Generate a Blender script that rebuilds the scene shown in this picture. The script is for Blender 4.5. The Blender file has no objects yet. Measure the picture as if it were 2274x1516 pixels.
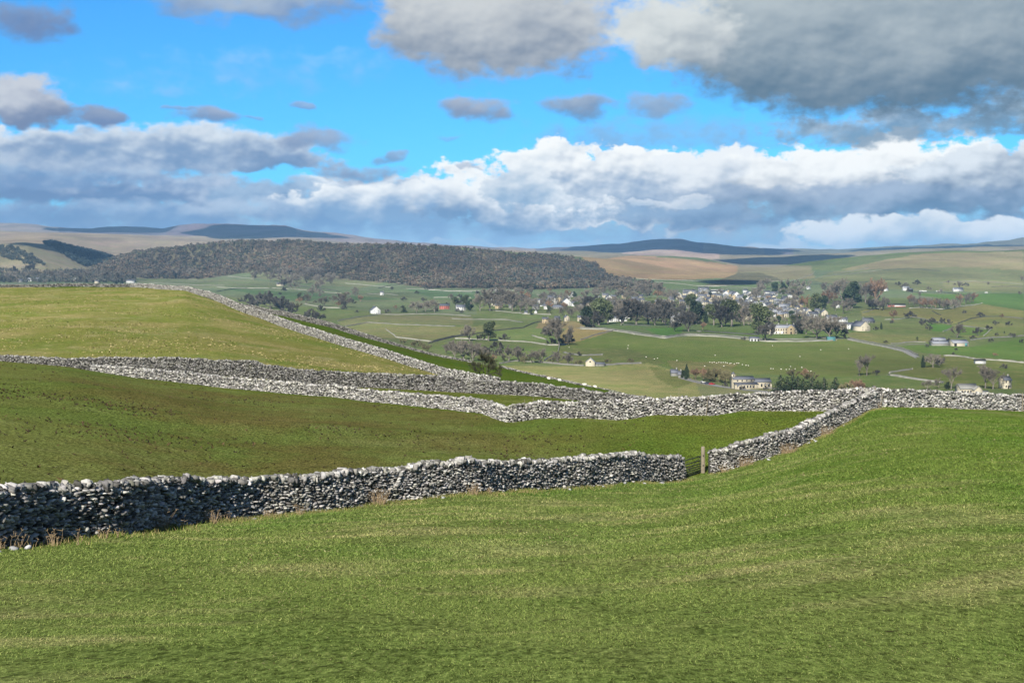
import bpy, math, random
import numpy as np
from mathutils import Vector, Matrix
rng = np.random.default_rng(7); random.seed(7)
scene = bpy.context.scene
COL = scene.collection
EXPO = 0.9
FPX, U0, V0 = 3000.0, 1137.0, 590.0      # focal length in photo pixels, principal column, eye-level row

def lin(c):
    c = np.asarray(c, float) / 255.0
    return np.where(c <= .04045, c / 12.92, ((c + .055) / 1.055) ** 2.4)
KALB = 1.75
def alb(r, g, b):
    """surface colour from an observed sunlit colour"""
    return lin((r, g, b)) / KALB * np.array([1.04, .95, 1.25])

# ------------------------------------------------------------------ mesh helpers
def mk(name, V, F, mat=None, parent=None, col=None, smooth=False, link=True):
    V = np.ascontiguousarray(V, dtype=np.float32); me = bpy.data.meshes.new(name)
    if isinstance(F, np.ndarray): groups = [F]
    else: groups = [np.asarray(f) for f in F if len(f)]
    nl = sum(g.size for g in groups); nf = sum(len(g) for g in groups)
    me.vertices.add(len(V)); me.vertices.foreach_set('co', V.ravel())
    me.loops.add(nl); me.polygons.add(nf)
    me.loops.foreach_set('vertex_index', np.concatenate([g.ravel() for g in groups]).astype(np.int32))
    tot = np.concatenate([np.full(len(g), g.shape[1]) for g in groups]).astype(np.int32)
    st = np.concatenate([[0], np.cumsum(tot)[:-1]]).astype(np.int32)
    me.polygons.foreach_set('loop_start', st); me.polygons.foreach_set('loop_total', tot)
    if smooth: me.polygons.foreach_set('use_smooth', np.ones(nf, bool))
    me.update(calc_edges=True)
    if col is not None:
        a = me.color_attributes.new('tint', 'FLOAT_COLOR', 'POINT')
        c = np.ones((len(V), 4), np.float32); c[:, :col.shape[1]] = col
        a.data.foreach_set('color', c.ravel())
    if mat: me.materials.append(mat)
    o = bpy.data.objects.new(name, me)
    if link: COL.objects.link(o)
    if parent: o.parent = parent
    return o

class MB:
    def __init__(s): s.v = []; s.q = []; s.t = []; s.c = []; s.n = 0
    def add(s, V, Q=None, T=None, c=None):
        V = np.asarray(V, float).reshape(-1, 3)
        if Q is not None and len(Q): s.q.append(np.asarray(Q) + s.n)
        if T is not None and len(T): s.t.append(np.asarray(T) + s.n)
        s.v.append(V); s.n += len(V)
        if c is not None: s.c.append(np.broadcast_to(np.asarray(c, float), (len(V), 3)))
    def box(s, x0, x1, y0, y1, z0, z1, c=None):
        V = [(x, y, z) for z in (z0, z1) for (x, y) in ((x0, y0), (x1, y0), (x1, y1), (x0, y1))]
        s.add(V, [(0, 3, 2, 1), (4, 5, 6, 7), (0, 1, 5, 4), (1, 2, 6, 5), (2, 3, 7, 6), (3, 0, 4, 7)], c=c)
    def tube(s, p0, p1, r0, r1, n=6, c=None, cap=True):
        p0 = np.asarray(p0, float); p1 = np.asarray(p1, float); d = p1 - p0; L = np.linalg.norm(d) + 1e-9; d /= L
        a = np.cross(d, (0, 0, 1) if abs(d[2]) < .9 else (1, 0, 0)); a /= np.linalg.norm(a); b = np.cross(d, a)
        th = np.arange(n) * 2 * math.pi / n; ring = np.outer(np.cos(th), a) + np.outer(np.sin(th), b)
        V = np.vstack([p0 + ring * r0, p1 + ring * r1, p1[None] + d * r1 * .3])
        Q = [(i, (i + 1) % n, n + (i + 1) % n, n + i) for i in range(n)]
        T = [(n + i, n + (i + 1) % n, 2 * n) for i in range(n)] if cap else []
        s.add(V, Q, T, c)
    def build(s, name, mat, parent=None, smooth=False, link=True):
        V = np.vstack(s.v); F = []
        if s.q: F.append(np.vstack(s.q))
        if s.t: F.append(np.vstack(s.t))
        col = np.vstack(s.c) if s.c and sum(len(c) for c in s.c) == len(V) else None
        return mk(name, V, F, mat, parent, col, smooth, link)

def tag(o, label=None, cat=None, group=None, kind=None):
    if label: o['label'] = label
    if cat: o['category'] = cat
    if group: o['group'] = group
    if kind: o['kind'] = kind
    return o
def empty(name, loc, rz=0):
    o = bpy.data.objects.new(name, None); COL.objects.link(o); o.location = loc; o.rotation_euler = (0, 0, rz)
    o.empty_display_size = .2
    return o
def copy_tree(o, parent=None):
    c = o.copy(); COL.objects.link(c); c.parent = parent
    for ch in [x for x in KIDS.get(o.name, [])]: 
        copy_tree(ch, c)
    return c
KIDS = {}
def index_kids():
    KIDS.clear()
    for o in bpy.data.objects:
        if o.parent: KIDS.setdefault(o.parent.name, []).append(o)

# ------------------------------------------------------------------ materials
def newmat(name):
    m = bpy.data.materials.new(name); m.use_nodes = True
    nt = m.node_tree; b = nt.nodes['Principled BSDF']; b.inputs['Roughness'].default_value = .9
    b.inputs['Specular IOR Level'].default_value = .15
    return m, nt, b
def N(nt, typ, **kw):
    n = nt.nodes.new(typ)
    for k, v in kw.items():
        if k.startswith('i_'):
            key = k[2:]; n.inputs[int(key) if key.isdigit() else key.replace('_', ' ')].default_value = v
        else: setattr(n, k, v)
    return n
def mathn(nt, op, a, b=None, c=None, clamp=False):
    n = nt.nodes.new('ShaderNodeMath'); n.operation = op; n.use_clamp = clamp
    for i, x in enumerate((a, b, c)):
        if x is None: continue
        if isinstance(x, (int, float)): n.inputs[i].default_value = x
        else: nt.links.new(x, n.inputs[i])
    return n.outputs[0]
def mrange(nt, x, a, b, c=0., d=1., smooth=False):
    n = nt.nodes.new('ShaderNodeMapRange'); n.interpolation_type = 'SMOOTHSTEP' if smooth else 'LINEAR'
    nt.links.new(x, n.inputs[0])
    for i, y in zip((1, 2, 3, 4), (a, b, c, d)): n.inputs[i].default_value = y
    return n.outputs[0]
def noise(nt, vec, scale, detail=4, rough=.5, dist=0.):
    n = nt.nodes.new('ShaderNodeTexNoise'); n.inputs['Scale'].default_value = scale; n.inputs['Detail'].default_value = detail
    n.inputs['Roughness'].default_value = rough; n.inputs['Distortion'].default_value = dist
    if vec is not None: nt.links.new(vec, n.inputs['Vector'])
    return n.outputs['Fac']
def mixc(nt, f, a, b, mode='MIX'):
    n = nt.nodes.new('ShaderNodeMix'); n.data_type = 'RGBA'; n.blend_type = mode; n.clamp_factor = True
    for i, x in ((0, f), (6, a), (7, b)):
        if isinstance(x, (int, float)): n.inputs[i].default_value = x
        elif isinstance(x, (tuple, list, np.ndarray)): n.inputs[i].default_value = (*[float(t) for t in x[:3]], 1)
        else: nt.links.new(x, n.inputs[i])
    return n.outputs[2]
def simple(name, col, var=.15, scale=3., rough=.9, bump=0., attr=False, rand=0., trans=False):
    """plain procedural surface: colour with noise variation"""
    m, nt, b = newmat(name)
    pos = N(nt, 'ShaderNodeTexCoord').outputs['Object']
    n1 = noise(nt, pos, scale, 5, .65)
    f = mrange(nt, n1, .25, .75, 1 - var, 1 + var)
    if attr:
        a = N(nt, 'ShaderNodeAttribute', attribute_name='tint'); base = a.outputs['Color']
    else:
        r = N(nt, 'ShaderNodeRGB'); r.outputs[0].default_value = (*[float(x) for x in col], 1); base = r.outputs[0]
    if rand:
        oi = N(nt, 'ShaderNodeObjectInfo').outputs['Random']
        f = mathn(nt, 'MULTIPLY', f, mrange(nt, oi, 0, 1, 1 - rand, 1 + rand))
    cmb = N(nt, 'ShaderNodeCombineColor'); 
    for i in range(3): nt.links.new(f, cmb.inputs[i])
    out = mixc(nt, 1., base, cmb.outputs[0], 'MULTIPLY')
    nt.links.new(out, b.inputs['Base Color']); b.inputs['Roughness'].default_value = rough
    if bump:
        bp = N(nt, 'ShaderNodeBump', i_Strength=bump, i_Distance=.05); nt.links.new(n1, bp.inputs['Height']); nt.links.new(bp.outputs[0], b.inputs['Normal'])
    return m
# ------------------------------------------------------------------ value noise for relief
def vnoise(x, y, seed=0):
    xi = np.floor(x).astype(np.int64); yi = np.floor(y).astype(np.int64); fx = x - xi; fy = y - yi
    fx = fx * fx * (3 - 2 * fx); fy = fy * fy * (3 - 2 * fy)
    def h(a, b):
        n = (a * 374761393 + b * 668265263 + seed * 1442695041) & 0x7fffffff
        n = ((n ^ (n >> 13)) * 1274126177) & 0x7fffffff
        return ((n ^ (n >> 16)) & 0xffff) / 32767.5 - 1
    return (h(xi, yi) * (1 - fx) + h(xi + 1, yi) * fx) * (1 - fy) + (h(xi, yi + 1) * (1 - fx) + h(xi + 1, yi + 1) * fx) * fy
def fbm(x, y, o=4, seed=0):
    s = 0; a = 1.
    for i in range(o): s = s + a * vnoise(x * 2 ** i, y * 2 ** i, seed + i); a *= .5
    return s

# ------------------------------------------------------------------ terrain sections: bearing (photo column u) -> (distance, sight-line row)
def sec(*pts): 
    p = np.array(pts, float); return p
S = []
S.append(sec((0, .5, 590 + 1.68 / .5 * 3000)))                        # under the camera
S.append(sec((0, 3, 590 + 1.9 / 3 * 3000)))
S.append(sec((0, 6, 590 + 2.5 / 6 * 3000)))
S.append(sec((0, 13, 1516), (2274, 13, 1500)))
W1A = [(-420, 29, 1275, 137), (-200, 31.5, 1240, 130), (0, 35, 1207, 122), (125, 38, 1198, 115), (250, 40, 1184, 108), (350, 45, 1168, 99), (500, 50, 1152, 86), (560, 52, 1148, 84),
       (685, 54, 1131, 83), (810, 57.5, 1114, 75), (936, 60, 1103, 75), (1030, 62, 1092, 73), (1060, 63, 1090, 70), (1090, 65, 1089, 62), (1225, 71, 1081, 62), (1300, 74, 1075, 60), (1350, 77, 1068, 61), (1385, 79, 1061, 58), (1430, 83, 1058, 55), (1514, 88, 1053, 50)]
W1B = [(1567, 90, 1046, 49), (1613, 90, 1036, 50), (1675, 92, 1016, 48), (1751, 96, 998, 42), (1801, 101, 974, 40), (1863, 106, 945, 40), (1936, 110, 908, 41)]
S.append(sec(*[(a, b, c) for a, b, c, d in W1A + W1B], (2000, 107, 910), (2100, 104, 918), (2274, 103, 932), (3000, 100, 950)))
RCP = [(-900, 150, 782), (0, 150, 800), (150, 150, 813), (230, 150, 827), (300, 148, 839), (480, 145, 862), (605, 142, 874), (731, 138, 884), (831, 134, 897), (981, 125, 912), (1075, 118, 922), (1133, 113, 936),
       (1200, 112, 927), (1276, 112, 926), (1376, 112, 931), (1414, 112, 926), (1451, 112, 919), (1519, 112, 920), (1588, 112, 920), (1648, 112, 910), (1826, 112, 910), (1936, 112, 905), (1962, 112.5, 901), (2092, 115, 907), (2274, 120, 914), (3000, 130, 925)]
S.append(sec(*RCP))
RDP = [(-300, 174, 800), (0, 172, 812), (160, 168, 826), (300, 166, 833), (480, 165, 834), (605, 165, 842), (705, 163, 857), (856, 160, 862), (981, 158, 868), (1200, 150, 880), (1326, 145, 893), (1421, 142, 906)]
S.append(sec(*RDP, (1600, 141, 940), (2274, 141, 960), (3000, 150, 970)))
S.append(sec((-900, 300, 690), (0, 300, 694), (200, 290, 698), (420, 260, 733), (605, 235, 778), (800, 205, 828), (981, 190, 858), (1100, 182, 868), (1300, 175, 900), (1421, 171, 910), (1600, 165, 960), (2274, 165, 990)))
REP = [(-900, 520, 630), (0, 480, 638), (310, 460, 638), (350, 450, 640), (411, 420, 646), (461, 400, 662), (530, 375, 689), (605, 345, 718), (731, 300, 759), (856, 265, 795), (981, 240, 835), (1070, 225, 852)]
S.append(sec(*REP, (1200, 215, 866), (1326, 205, 880), (1421, 200, 895), (1600, 200, 960), (2274, 200, 1000)))
RFP = [(553, 470, 686), (630, 440, 702), (731, 420, 725), (806, 410, 749), (856, 400, 762), (956, 390, 788), (1049, 380, 807), (1108, 375, 816), (1168, 368, 831), (1241, 360, 846), (1308, 350, 861), (1376, 340, 875), (1426, 330, 890)]
S.append(sec((-900, 600, 642), (0, 560, 650), (310, 540, 653), (480, 500, 672), *RFP, (1600, 330, 960), (2274, 330, 1010)))
S.append(sec((-900, 700, 655), (0, 680, 665), (310, 650, 690), (553, 600, 760), (806, 560, 850), (1100, 520, 880), (1426, 450, 930), (1600, 450, 970), (2274, 450, 1000)))
S.append(sec((0, 780, 700), (310, 740, 740), (500, 700, 850), (1000, 700, 888), (1430, 700, 898), (1700, 700, 915), (2274, 700, 925)))
S.append(sec((0, 900, 857), (1100, 900, 856), (1500, 900, 858), (1720, 900, 857), (2274, 900, 856)))
S.append(sec((0, 1100, 808), (1300, 1100, 809), (1700, 1080, 812), (2274, 1100, 811)))
S.append(sec((0, 1350, 766), (1400, 1350, 766), (1800, 1330, 772), (2274, 1350, 772)))
S.append(sec((0, 1600, 737), (900, 1600, 735), (1400, 1600, 733), (2274, 1580, 745)))
S.append(sec((0, 1900, 710), (2274, 1880, 716)))
S.append(sec((0, 2200, 688), (2274, 2150, 697)))
S.append(sec((0, 2700, 660), (1000, 2600, 664), (2274, 2550, 675)))
S.append(sec((0, 3300, 636), (400, 3200, 642), (1000, 3050, 648), (1600, 3050, 648), (2274, 2950, 652)))
S.append(sec((-300, 3700, 622), (0, 3700, 620), (200, 3900, 609), (430, 4050, 615), (560, 4100, 607), (700, 3900, 619), (900, 3500, 636), (1000, 3450, 638), (1370, 3450, 633), (1500, 3600, 625), (1650, 3600, 628), (2000, 3500, 627), (2274, 3400, 634)))
S.append(sec((0, 4000, 597), (100, 4000, 596), (200, 4250, 601), (300, 4300, 590), (430, 4350, 588), (560, 4400, 580), (700, 4200, 590), (900, 3850, 605), (1130, 3750, 612), (1280, 3750, 612), (1370, 3800, 620), (1500, 4000, 617), (1650, 4100, 618), (1850, 4100, 612), (2274, 4000, 608)))
S.append(sec((0, 4600, 560), (60, 4600, 552), (120, 4600, 570), (200, 4650, 598), (250, 4650, 588), (300, 4700, 562), (400, 4700, 553), (480, 4800, 543), (640, 4800, 536), (740, 4800, 547), (900, 4700, 549), (1000, 4700, 553), (1130, 4600, 565), (1250, 4500, 572), (1320, 4500, 585), (1400, 4700, 598), (1600, 4900, 606), (1700, 4900, 604), (1850, 4800, 592), (2000, 4700, 575), (2274, 4600, 570)))
S.append(sec((0, 5400, 541), (60, 5300, 543), (120, 5400, 545), (200, 5600, 568), (250, 5600, 582), (300, 5600, 574), (400, 5500, 568), (640, 5500, 556), (900, 5500, 566), (1250, 5300, 579), (1400, 5600, 573), (1600, 5900, 593), (1700, 6000, 592), (1800, 6000, 583), (1900, 5900, 570), (2000, 5700, 562), (2100, 5600, 557), (2274, 5500, 553)))
S.append(sec((0, 7000, 530), (100, 7000, 530), (250, 7000, 560), (400, 7000, 560), (900, 7000, 572), (1250, 6500, 580), (1400, 6500, 566), (1560, 6700, 574), (1650, 7000, 590), (1800, 7000, 588), (1900, 7000, 578), (2050, 7000, 566), (2274, 7000, 560)))
S.append(sec((-300, 8500, 506), (0, 8500, 512), (120, 8500, 517), (250, 8500, 524), (400, 8500, 532), (560, 8500, 545), (700, 8500, 548), (1180, 8500, 557), (1280, 8500, 561), (1350, 8500, 564), (1450, 8500, 572), (1560, 8500, 578), (1640, 8500, 576), (1750, 8500, 572), (1900, 8500, 561), (2040, 8500, 552), (2274, 8500, 548)))
S.append(sec((0, 10500, 514), (120, 10500, 519), (300, 10500, 525), (400, 10500, 526), (560, 10500, 530), (700, 10500, 534), (1180, 10500, 564), (1400, 10500, 562), (1500, 10500, 558), (1640, 10500, 566), (1750, 10500, 566), (1900, 10500, 566), (2274, 10500, 556)))
S.append(sec((-400, 14000, 500), (0, 14000, 497), (60, 14000, 499), (120, 14000, 508), (200, 14000, 508), (250, 14000, 504), (300, 14000, 505), (360, 14000, 511), (380, 14000, 507), (400, 14000, 503), (430, 14000, 500), (520, 14000, 499), (600, 14000, 500), (635, 14000, 504), (670, 14000, 515), (740, 14000, 521), (800, 14000, 529), (920, 14000, 540), (1000, 14000, 547), (1180, 14000, 555), (1250, 14000, 552), (1310, 14000, 547), (1390, 14000, 541), (1440, 14000, 535), (1480, 14000, 532), (1520, 14000, 533), (1550, 14000, 539), (1600, 14000, 544), (1640, 14000, 549), (1720, 14000, 555), (1780, 14000, 556), (1860, 14000, 555), (1920, 14000, 551), (2040, 14000, 546), (2150, 14000, 542), (2240, 14000, 535), (2274, 14000, 530), (2500, 14000, 525)))
S.append(sec((0, 17000, 560)))
S.append(sec((0, 26000, 591)))

# columns
ucore = np.arange(-40, 2316, 4.)
uext = np.cumsum(4 * 1.07 ** np.arange(1, 70)); uext = uext[uext < 9000]
UC = np.concatenate([-40 - uext[::-1], ucore, ucore[-1] + uext])
TY = []
def logs(a, b, n): return list(np.linspace(math.log(a), math.log(b), n, endpoint=False))
LT = np.array(logs(.5, 10, 30) + logs(10, 30, 70) + logs(30, 200, 170) + logs(200, 900, 110) + logs(900, 6000, 170) + logs(6000, 26000, 80) + [math.log(26000)])
def pchip_cols(tk, zk, t):
    """tk, zk: K x C control values per column; returns len(t) x C"""
    K, C = tk.shape
    h = np.diff(tk, axis=0); d = np.diff(zk, axis=0) / h
    m = np.zeros_like(zk)
    w1 = 2 * h[1:] + h[:-1]; w2 = h[1:] + 2 * h[:-1]
    same = d[:-1] * d[1:] > 0
    with np.errstate(divide='ignore', invalid='ignore'):
        m[1:-1] = np.where(same, (w1 + w2) / (w1 / d[:-1] + w2 / d[1:]), 0)
    m[0] = d[0]; m[-1] = d[-1]
    out = np.zeros((len(t), C))
    for c in range(C):
        k = np.clip(np.searchsorted(tk[:, c], t, 'right') - 1, 0, K - 2)
        hh = h[k, c]; s = (t - tk[k, c]) / hh
        out[:, c] = ((1 + 2 * s) * (1 - s) ** 2 * zk[k, c] + s * (1 - s) ** 2 * hh * m[k, c] + s * s * (3 - 2 * s) * zk[k + 1, c] + s * s * (s - 1) * hh * m[k + 1, c])
    return out
def smooth1(a, n):
    if n < 2: return a
    k = np.hanning(n + 2)[1:-1]; k /= k.sum(); p = np.pad(a, (n // 2, n - 1 - n // 2), mode='edge')
    return np.convolve(p, k, 'valid')
TK = []; ZK = []
for i, s in enumerate(S):
    yk = np.exp(np.interp(UC, s[:, 0], np.log(s[:, 1]))); vk = np.interp(UC, s[:, 0], s[:, 2])
    if 4 <= i: vk = smooth1(vk, 5)
    TK.append(np.log(yk)); ZK.append(-(vk - V0) / FPX * yk)
TK = list(TK); ZK = list(ZK)
def smw(a, wpx):
    # smooth along bearing with a window in photo columns
    k = max(3, int(wpx / 4) | 1); return smooth1(a, k)
# two helper sections between the 13 m line and the near wall, so that bends of the wall do not furrow the slope
def between(f, y_fixed, wpx):
    y0 = np.exp(TK[3]); y1 = smw(np.exp(TK[4]), wpx); z0 = ZK[3]; z1 = smw(ZK[4], wpx)
    y = y_fixed if y_fixed else y0 + (y1 - y0) * f
    g = (y - y0) / (y1 - y0); sag = 0.
    return np.log(y), z0 + (z1 - z0) * g ** .8
ZK[4] = smw(ZK[4], 44); TK[4] = smw(TK[4], 30)
a1 = between(.28, None, 1400); a2 = between(.6, None, 900)
a3 = between(.84, None, 420)
TK[4:4] = [a1[0], a2[0], a3[0]]; ZK[4:4] = [a1[1], a2[1], a3[1]]
y0 = np.exp(TK[7]); y1 = np.exp(TK[8])
TK[8:8] = [np.log(y0 + (y1 - y0) * .4)]; zz = smw(ZK[7], 300) * .62 + smw(ZK[8], 300) * .38; ZK[8:8] = [zz]
TK = np.array(TK); ZK = np.array(ZK)
# sections must run outwards in every bearing
for i in range(1, len(TK)): TK[i] = np.maximum(TK[i], TK[i - 1] + .012)
ZG = pchip_cols(TK, ZK, LT)                          # rows (distance) x cols (bearing)
YG = np.exp(LT)[:, None] * np.ones((1, len(UC))); XG = (UC[None] - U0) / FPX * YG
# natural unevenness
amp = np.interp(YG, [5, 15, 60, 200, 900, 1500, 3000, 5000, 9000, 14000], [.01, .05, .10, .16, .6, .8, 2, 7, 12, 13])
wl = np.interp(YG, [5, 60, 200, 900, 3000, 6000, 14000], [5, 5, 5, 5, 5, 5, 5])
def relief(X, Y):
    a = lambda *p: np.interp(Y, *p)
    r = fbm(X / 6, Y / 6, 3, 1) * a([5, 20, 90, 250], [.01, .055, .07, .0])
    r += fbm(X / 26, Y / 22, 3, 5) * a([12, 35, 60, 100, 112, 500, 900], [.0, .06, .16, .14, .05, .25, 0.])
    r += fbm(X / 120, Y / 160, 4, 9) * a([600, 1000, 3000, 5000], [0, 1.2, 2.2, 0])
    r += fbm(X / 420, Y / 600, 5, 13) * a([3300, 4800, 14000, 17000], [0, 9, 15, 3])
    return r
ZG = ZG + relief(XG, YG)
# the knoll with a brown ridge in the middle field
def bumpf(x, y, cx, cy, sx, sy, h): return h * np.exp(-((x - cx) / sx) ** 2 - ((y - cy) / sy) ** 2)
ZG += bumpf(XG, YG, -17, 92, 12, 7, .7) + bumpf(XG, YG, -30, 105, 10, 9, .7) + bumpf(XG, YG, 3, 88, 14, 5, -.35)

def elev(x, y):
    x = np.asarray(x, float); y = np.asarray(y, float)
    u = U0 + FPX * x / y; t = np.log(y)
    iu = np.clip(np.searchsorted(UC, u, 'right') - 1, 0, len(UC) - 2); it = np.clip(np.searchsorted(LT, t, 'right') - 1, 0, len(LT) - 2)
    fu = np.clip((u - UC[iu]) / (UC[iu + 1] - UC[iu]), 0, 1); ft = np.clip((t - LT[it]) / (LT[it + 1] - LT[it]), 0, 1)
    return (ZG[it, iu] * (1 - fu) + ZG[it, iu + 1] * fu) * (1 - ft) + (ZG[it + 1, iu] * (1 - fu) + ZG[it + 1, iu + 1] * fu) * ft
VG = V0 - FPX * ZG / YG                                # sight-line row of every ground point
def at(u, v, ymin=640.):
    """where the sight line (u, v) meets the land beyond ymin"""
    yy = np.exp(np.linspace(math.log(ymin), math.log(24000), 900)); xx = (u - U0) / FPX * yy
    vv = V0 - FPX * elev(xx, yy) / yy
    k = np.nonzero(vv <= v)[0]
    k = k[0] if len(k) else len(yy) - 1
    if k > 0:
        f = (vv[k - 1] - v) / (vv[k - 1] - vv[k] + 1e-9); y = yy[k - 1] + (yy[k] - yy[k - 1]) * min(max(f, 0), 1)
    else: y = yy[0]
    x = (u - U0) / FPX * y
    return float(x), float(y), float(elev(x, y))

# ------------------------------------------------------------------ field colours (grass kinds, heather, bracken)
def inpoly(U, V, poly):
    r = np.zeros(U.shape, bool); n = len(poly)
    for i in range(n):
        x0, y0 = poly[i]; x1, y1 = poly[(i + 1) % n]
        if y0 == y1: continue
        c = ((V >= min(y0, y1)) & (V < max(y0, y1))) & (U < (x1 - x0) * (V - y0) / (y1 - y0) + x0)
        r ^= c
    return r
Yw1 = np.exp(TK[7]); Yrc = np.exp(TK[9]); Yrd = np.exp(TK[10]); Yre = np.exp(TK[12]); Yrf = np.exp(TK[13])
Ucg = UC[None] * np.ones_like(YG)
C = np.zeros(YG.shape + (4,)); 
def setc(mask, rgb, mixv=0.): 
    C[mask, :3] = alb(*rgb); C[mask, 3] = mixv
front = YG < Yrc[None]
right_side = (Ucg > 1936)
setc(front, (112, 133, 58), .32)
gl = np.clip((Ucg - 1300) / 900, 0, 1)[..., None] * np.clip((YG - 22) / 40, 0, 1)[..., None]
m = front; C[m, :3] = (C[..., :3] * (1 - gl * .8) + alb(104, 132, 44) * gl * .8)[m]
mid = (YG >= Yw1[None]) & (YG < Yrc[None]) & (Ucg < 1936)
setc(mid, (118, 130, 60), .2)
lush = np.clip((Ucg - 1000) / 500, 0, 1)[..., None]; C[mid, :3] = (C[..., :3] * (1 - lush) + alb(106, 128, 44) * lush)[mid]
C[mid, 3] = (.10 - .36 * np.clip((Ucg - 0) / 250, 0, 1) * np.clip((1500 - Ucg) / 700, .25, 1) - .35)[mid]
st1 = (YG >= Yrc[None]) & (YG < Yrd[None]); setc(st1, (106, 118, 44), .2)
hill = (YG >= Yrd[None]) & (YG < Yre[None]); setc(hill, (138, 144, 66), 1.)
st2 = (YG >= Yre[None]) & (YG < Yrf[None] * 1.02); setc(st2, (92, 114, 36), .0)
# bleached streaks and lush patches of the grazed turf
def streaks(x, y):
    a_ = x * .93 + y * .37; b_ = -x * .37 + y * .93
    return fbm(a_ / 3.4, b_ / 1.1, 4, 201) * .62 + fbm(x / 8, y / 11, 3, 205) * .5
def lushness(x, y): return fbm(x / 9, y / 12, 4, 211)
nearm = YG < Yre[None]
sk_ = np.clip((streaks(XG, YG) - .16) * 1.3, 0, 1)[..., None] * np.where(hill, .8, np.where(mid, .2, .46))[..., None]
C[..., :3] = np.where(nearm[..., None], C[..., :3] * (1 - sk_) + alb(172, 168, 104) * sk_, C[..., :3])
lk_ = np.clip(lushness(XG, YG) * 1.2, 0, 1)[..., None] * .7
C[..., :3] = np.where(nearm[..., None], C[..., :3] * (1 - lk_ * np.array([.30, .10, .35])), C[..., :3])
rest = YG >= Yrf[None] * 1.02; setc(rest, (106, 124, 66), .35)
val = (YG > 640) & (YG < 5200)
def field(poly, rgb, mixv=.35, y0=640, y1=5200): setc((YG > y0) & (YG < y1) & inpoly(Ucg, VG, poly), rgb, mixv)
big = [(-900, 600), (3100, 600)]
field([(-900, 600), (3200, 600), (3200, 665), (-900, 655)], (112, 132, 92), .3)
field([(480, 655), (860, 655), (1060, 665), (1060, 700), (840, 692), (660, 680)], (108, 124, 84), .3)
field([(300, 617), (560, 620), (700, 646), (600, 640), (330, 640)], (122, 136, 92), .3)
field([(500, 640), (760, 655), (900, 665), (640, 668)], (84, 118, 74), .1)
field([(900, 642), (1180, 648), (1170, 665), (960, 662)], (92, 126, 82), .1)
field([(560, 600), (860, 625), (800, 640), (560, 618)], (128, 136, 92), .4)
field([(748, 713), (843, 697), (1049, 703), (1049, 722), (871, 720), (766, 725)], (132, 136, 84), .6)
field([(766, 725), (871, 718), (1014, 725), (1120, 720), (1060, 745), (961, 759), (881, 752), (800, 745)], (134, 140, 78), .6)
field([(960, 762), (1013, 748), (1163, 728), (1240, 722), (1240, 765), (1008, 752)], (112, 134, 66), .3)
field([(950, 765), (1040, 752), (1290, 768), (1240, 805), (1108, 812), (1010, 795)], (106, 128, 62), .3)
field([(1200, 712), (1280, 714), (1330, 728), (1260, 730), (1190, 728)], (150, 130, 86), .5)
field([(1258, 730), (1370, 733), (1345, 740), (1285, 758), (1250, 765), (1240, 745)], (168, 146, 88), .5)
field([(1290, 714), (1500, 718), (1560, 722), (1570, 745), (1476, 749), (1370, 733), (1300, 727)], (94, 118, 66), .2)
field([(1430, 730), (1520, 726), (1510, 742), (1470, 747)], (70, 126, 40), 0)
field([(1371, 734), (1476, 750), (1560, 746), (1700, 757), (1880, 754), (1960, 768), (2040, 795), (2080, 830), (1970, 830), (1840, 838), (1560, 825), (1430, 806), (1245, 806), (1243, 765), (1290, 757)], (108, 126, 50), .25)
field([(1240, 770), (1400, 775), (1480, 806), (1430, 812), (1240, 806)], (104, 116, 56), .5)
field([(1480, 800), (1640, 806), (1600, 840), (1500, 826)], (122, 120, 66), .7)
field([(1108, 812), (1310, 815), (1440, 806), (1510, 825), (1560, 850), (1720, 868), (1900, 880), (1900, 960), (1000, 960)], (148, 150, 82), .75)
field([(1440, 812), (1500, 825), (1545, 848), (1500, 862), (1460, 840)], (116, 126, 58), .4)
field([(1560, 720), (1900, 720), (1900, 750), (1700, 755), (1560, 745)], (92, 120, 54), .2)
field([(1880, 738), (2070, 735), (2090, 760), (1960, 764), (1885, 750)], (116, 122, 62), .5)
field([(1961, 712), (2064, 712), (2130, 730), (2090, 748), (1940, 742), (1930, 720)], (106, 122, 62), .4)
field([(2060, 718), (2115, 722), (2100, 737), (2070, 735)], (82, 134, 42), 0)
field([(2025, 652), (2274, 652), (2274, 690), (2182, 676), (2020, 652)], (84, 126, 48), .1)
field([(1910, 690), (1945, 684), (2048, 684), (2093, 688), (2182, 675), (2274, 690), (2274, 708), (2147, 711), (2113, 721), (2028, 704), (1915, 700)], (146, 146, 74), .6)
field([(2113, 722), (2147, 711), (2274, 708), (2274, 745), (2184, 748), (2140, 750)], (128, 138, 70), .5)
field([(2130, 724), (2205, 732), (2180, 745), (2120, 742)], (98, 128, 46), .3)
field([(2000, 770), (2060, 766), (2155, 770), (2274, 750), (2274, 800), (2127, 790), (2060, 786)], (92, 130, 40), .2)
field([(2060, 790), (2127, 791), (2274, 806), (2274, 865), (2097, 850), (2008, 838), (1990, 828), (2050, 815)], (114, 128, 54), .5)
field([(1840, 838), (1975, 832), (2097, 851), (2100, 875), (1900, 875)], (110, 132, 62), .4)
field([(1545, 850), (1720, 862), (1900, 872), (1900, 885), (1560, 885)], (128, 134, 84), .5)
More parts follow.
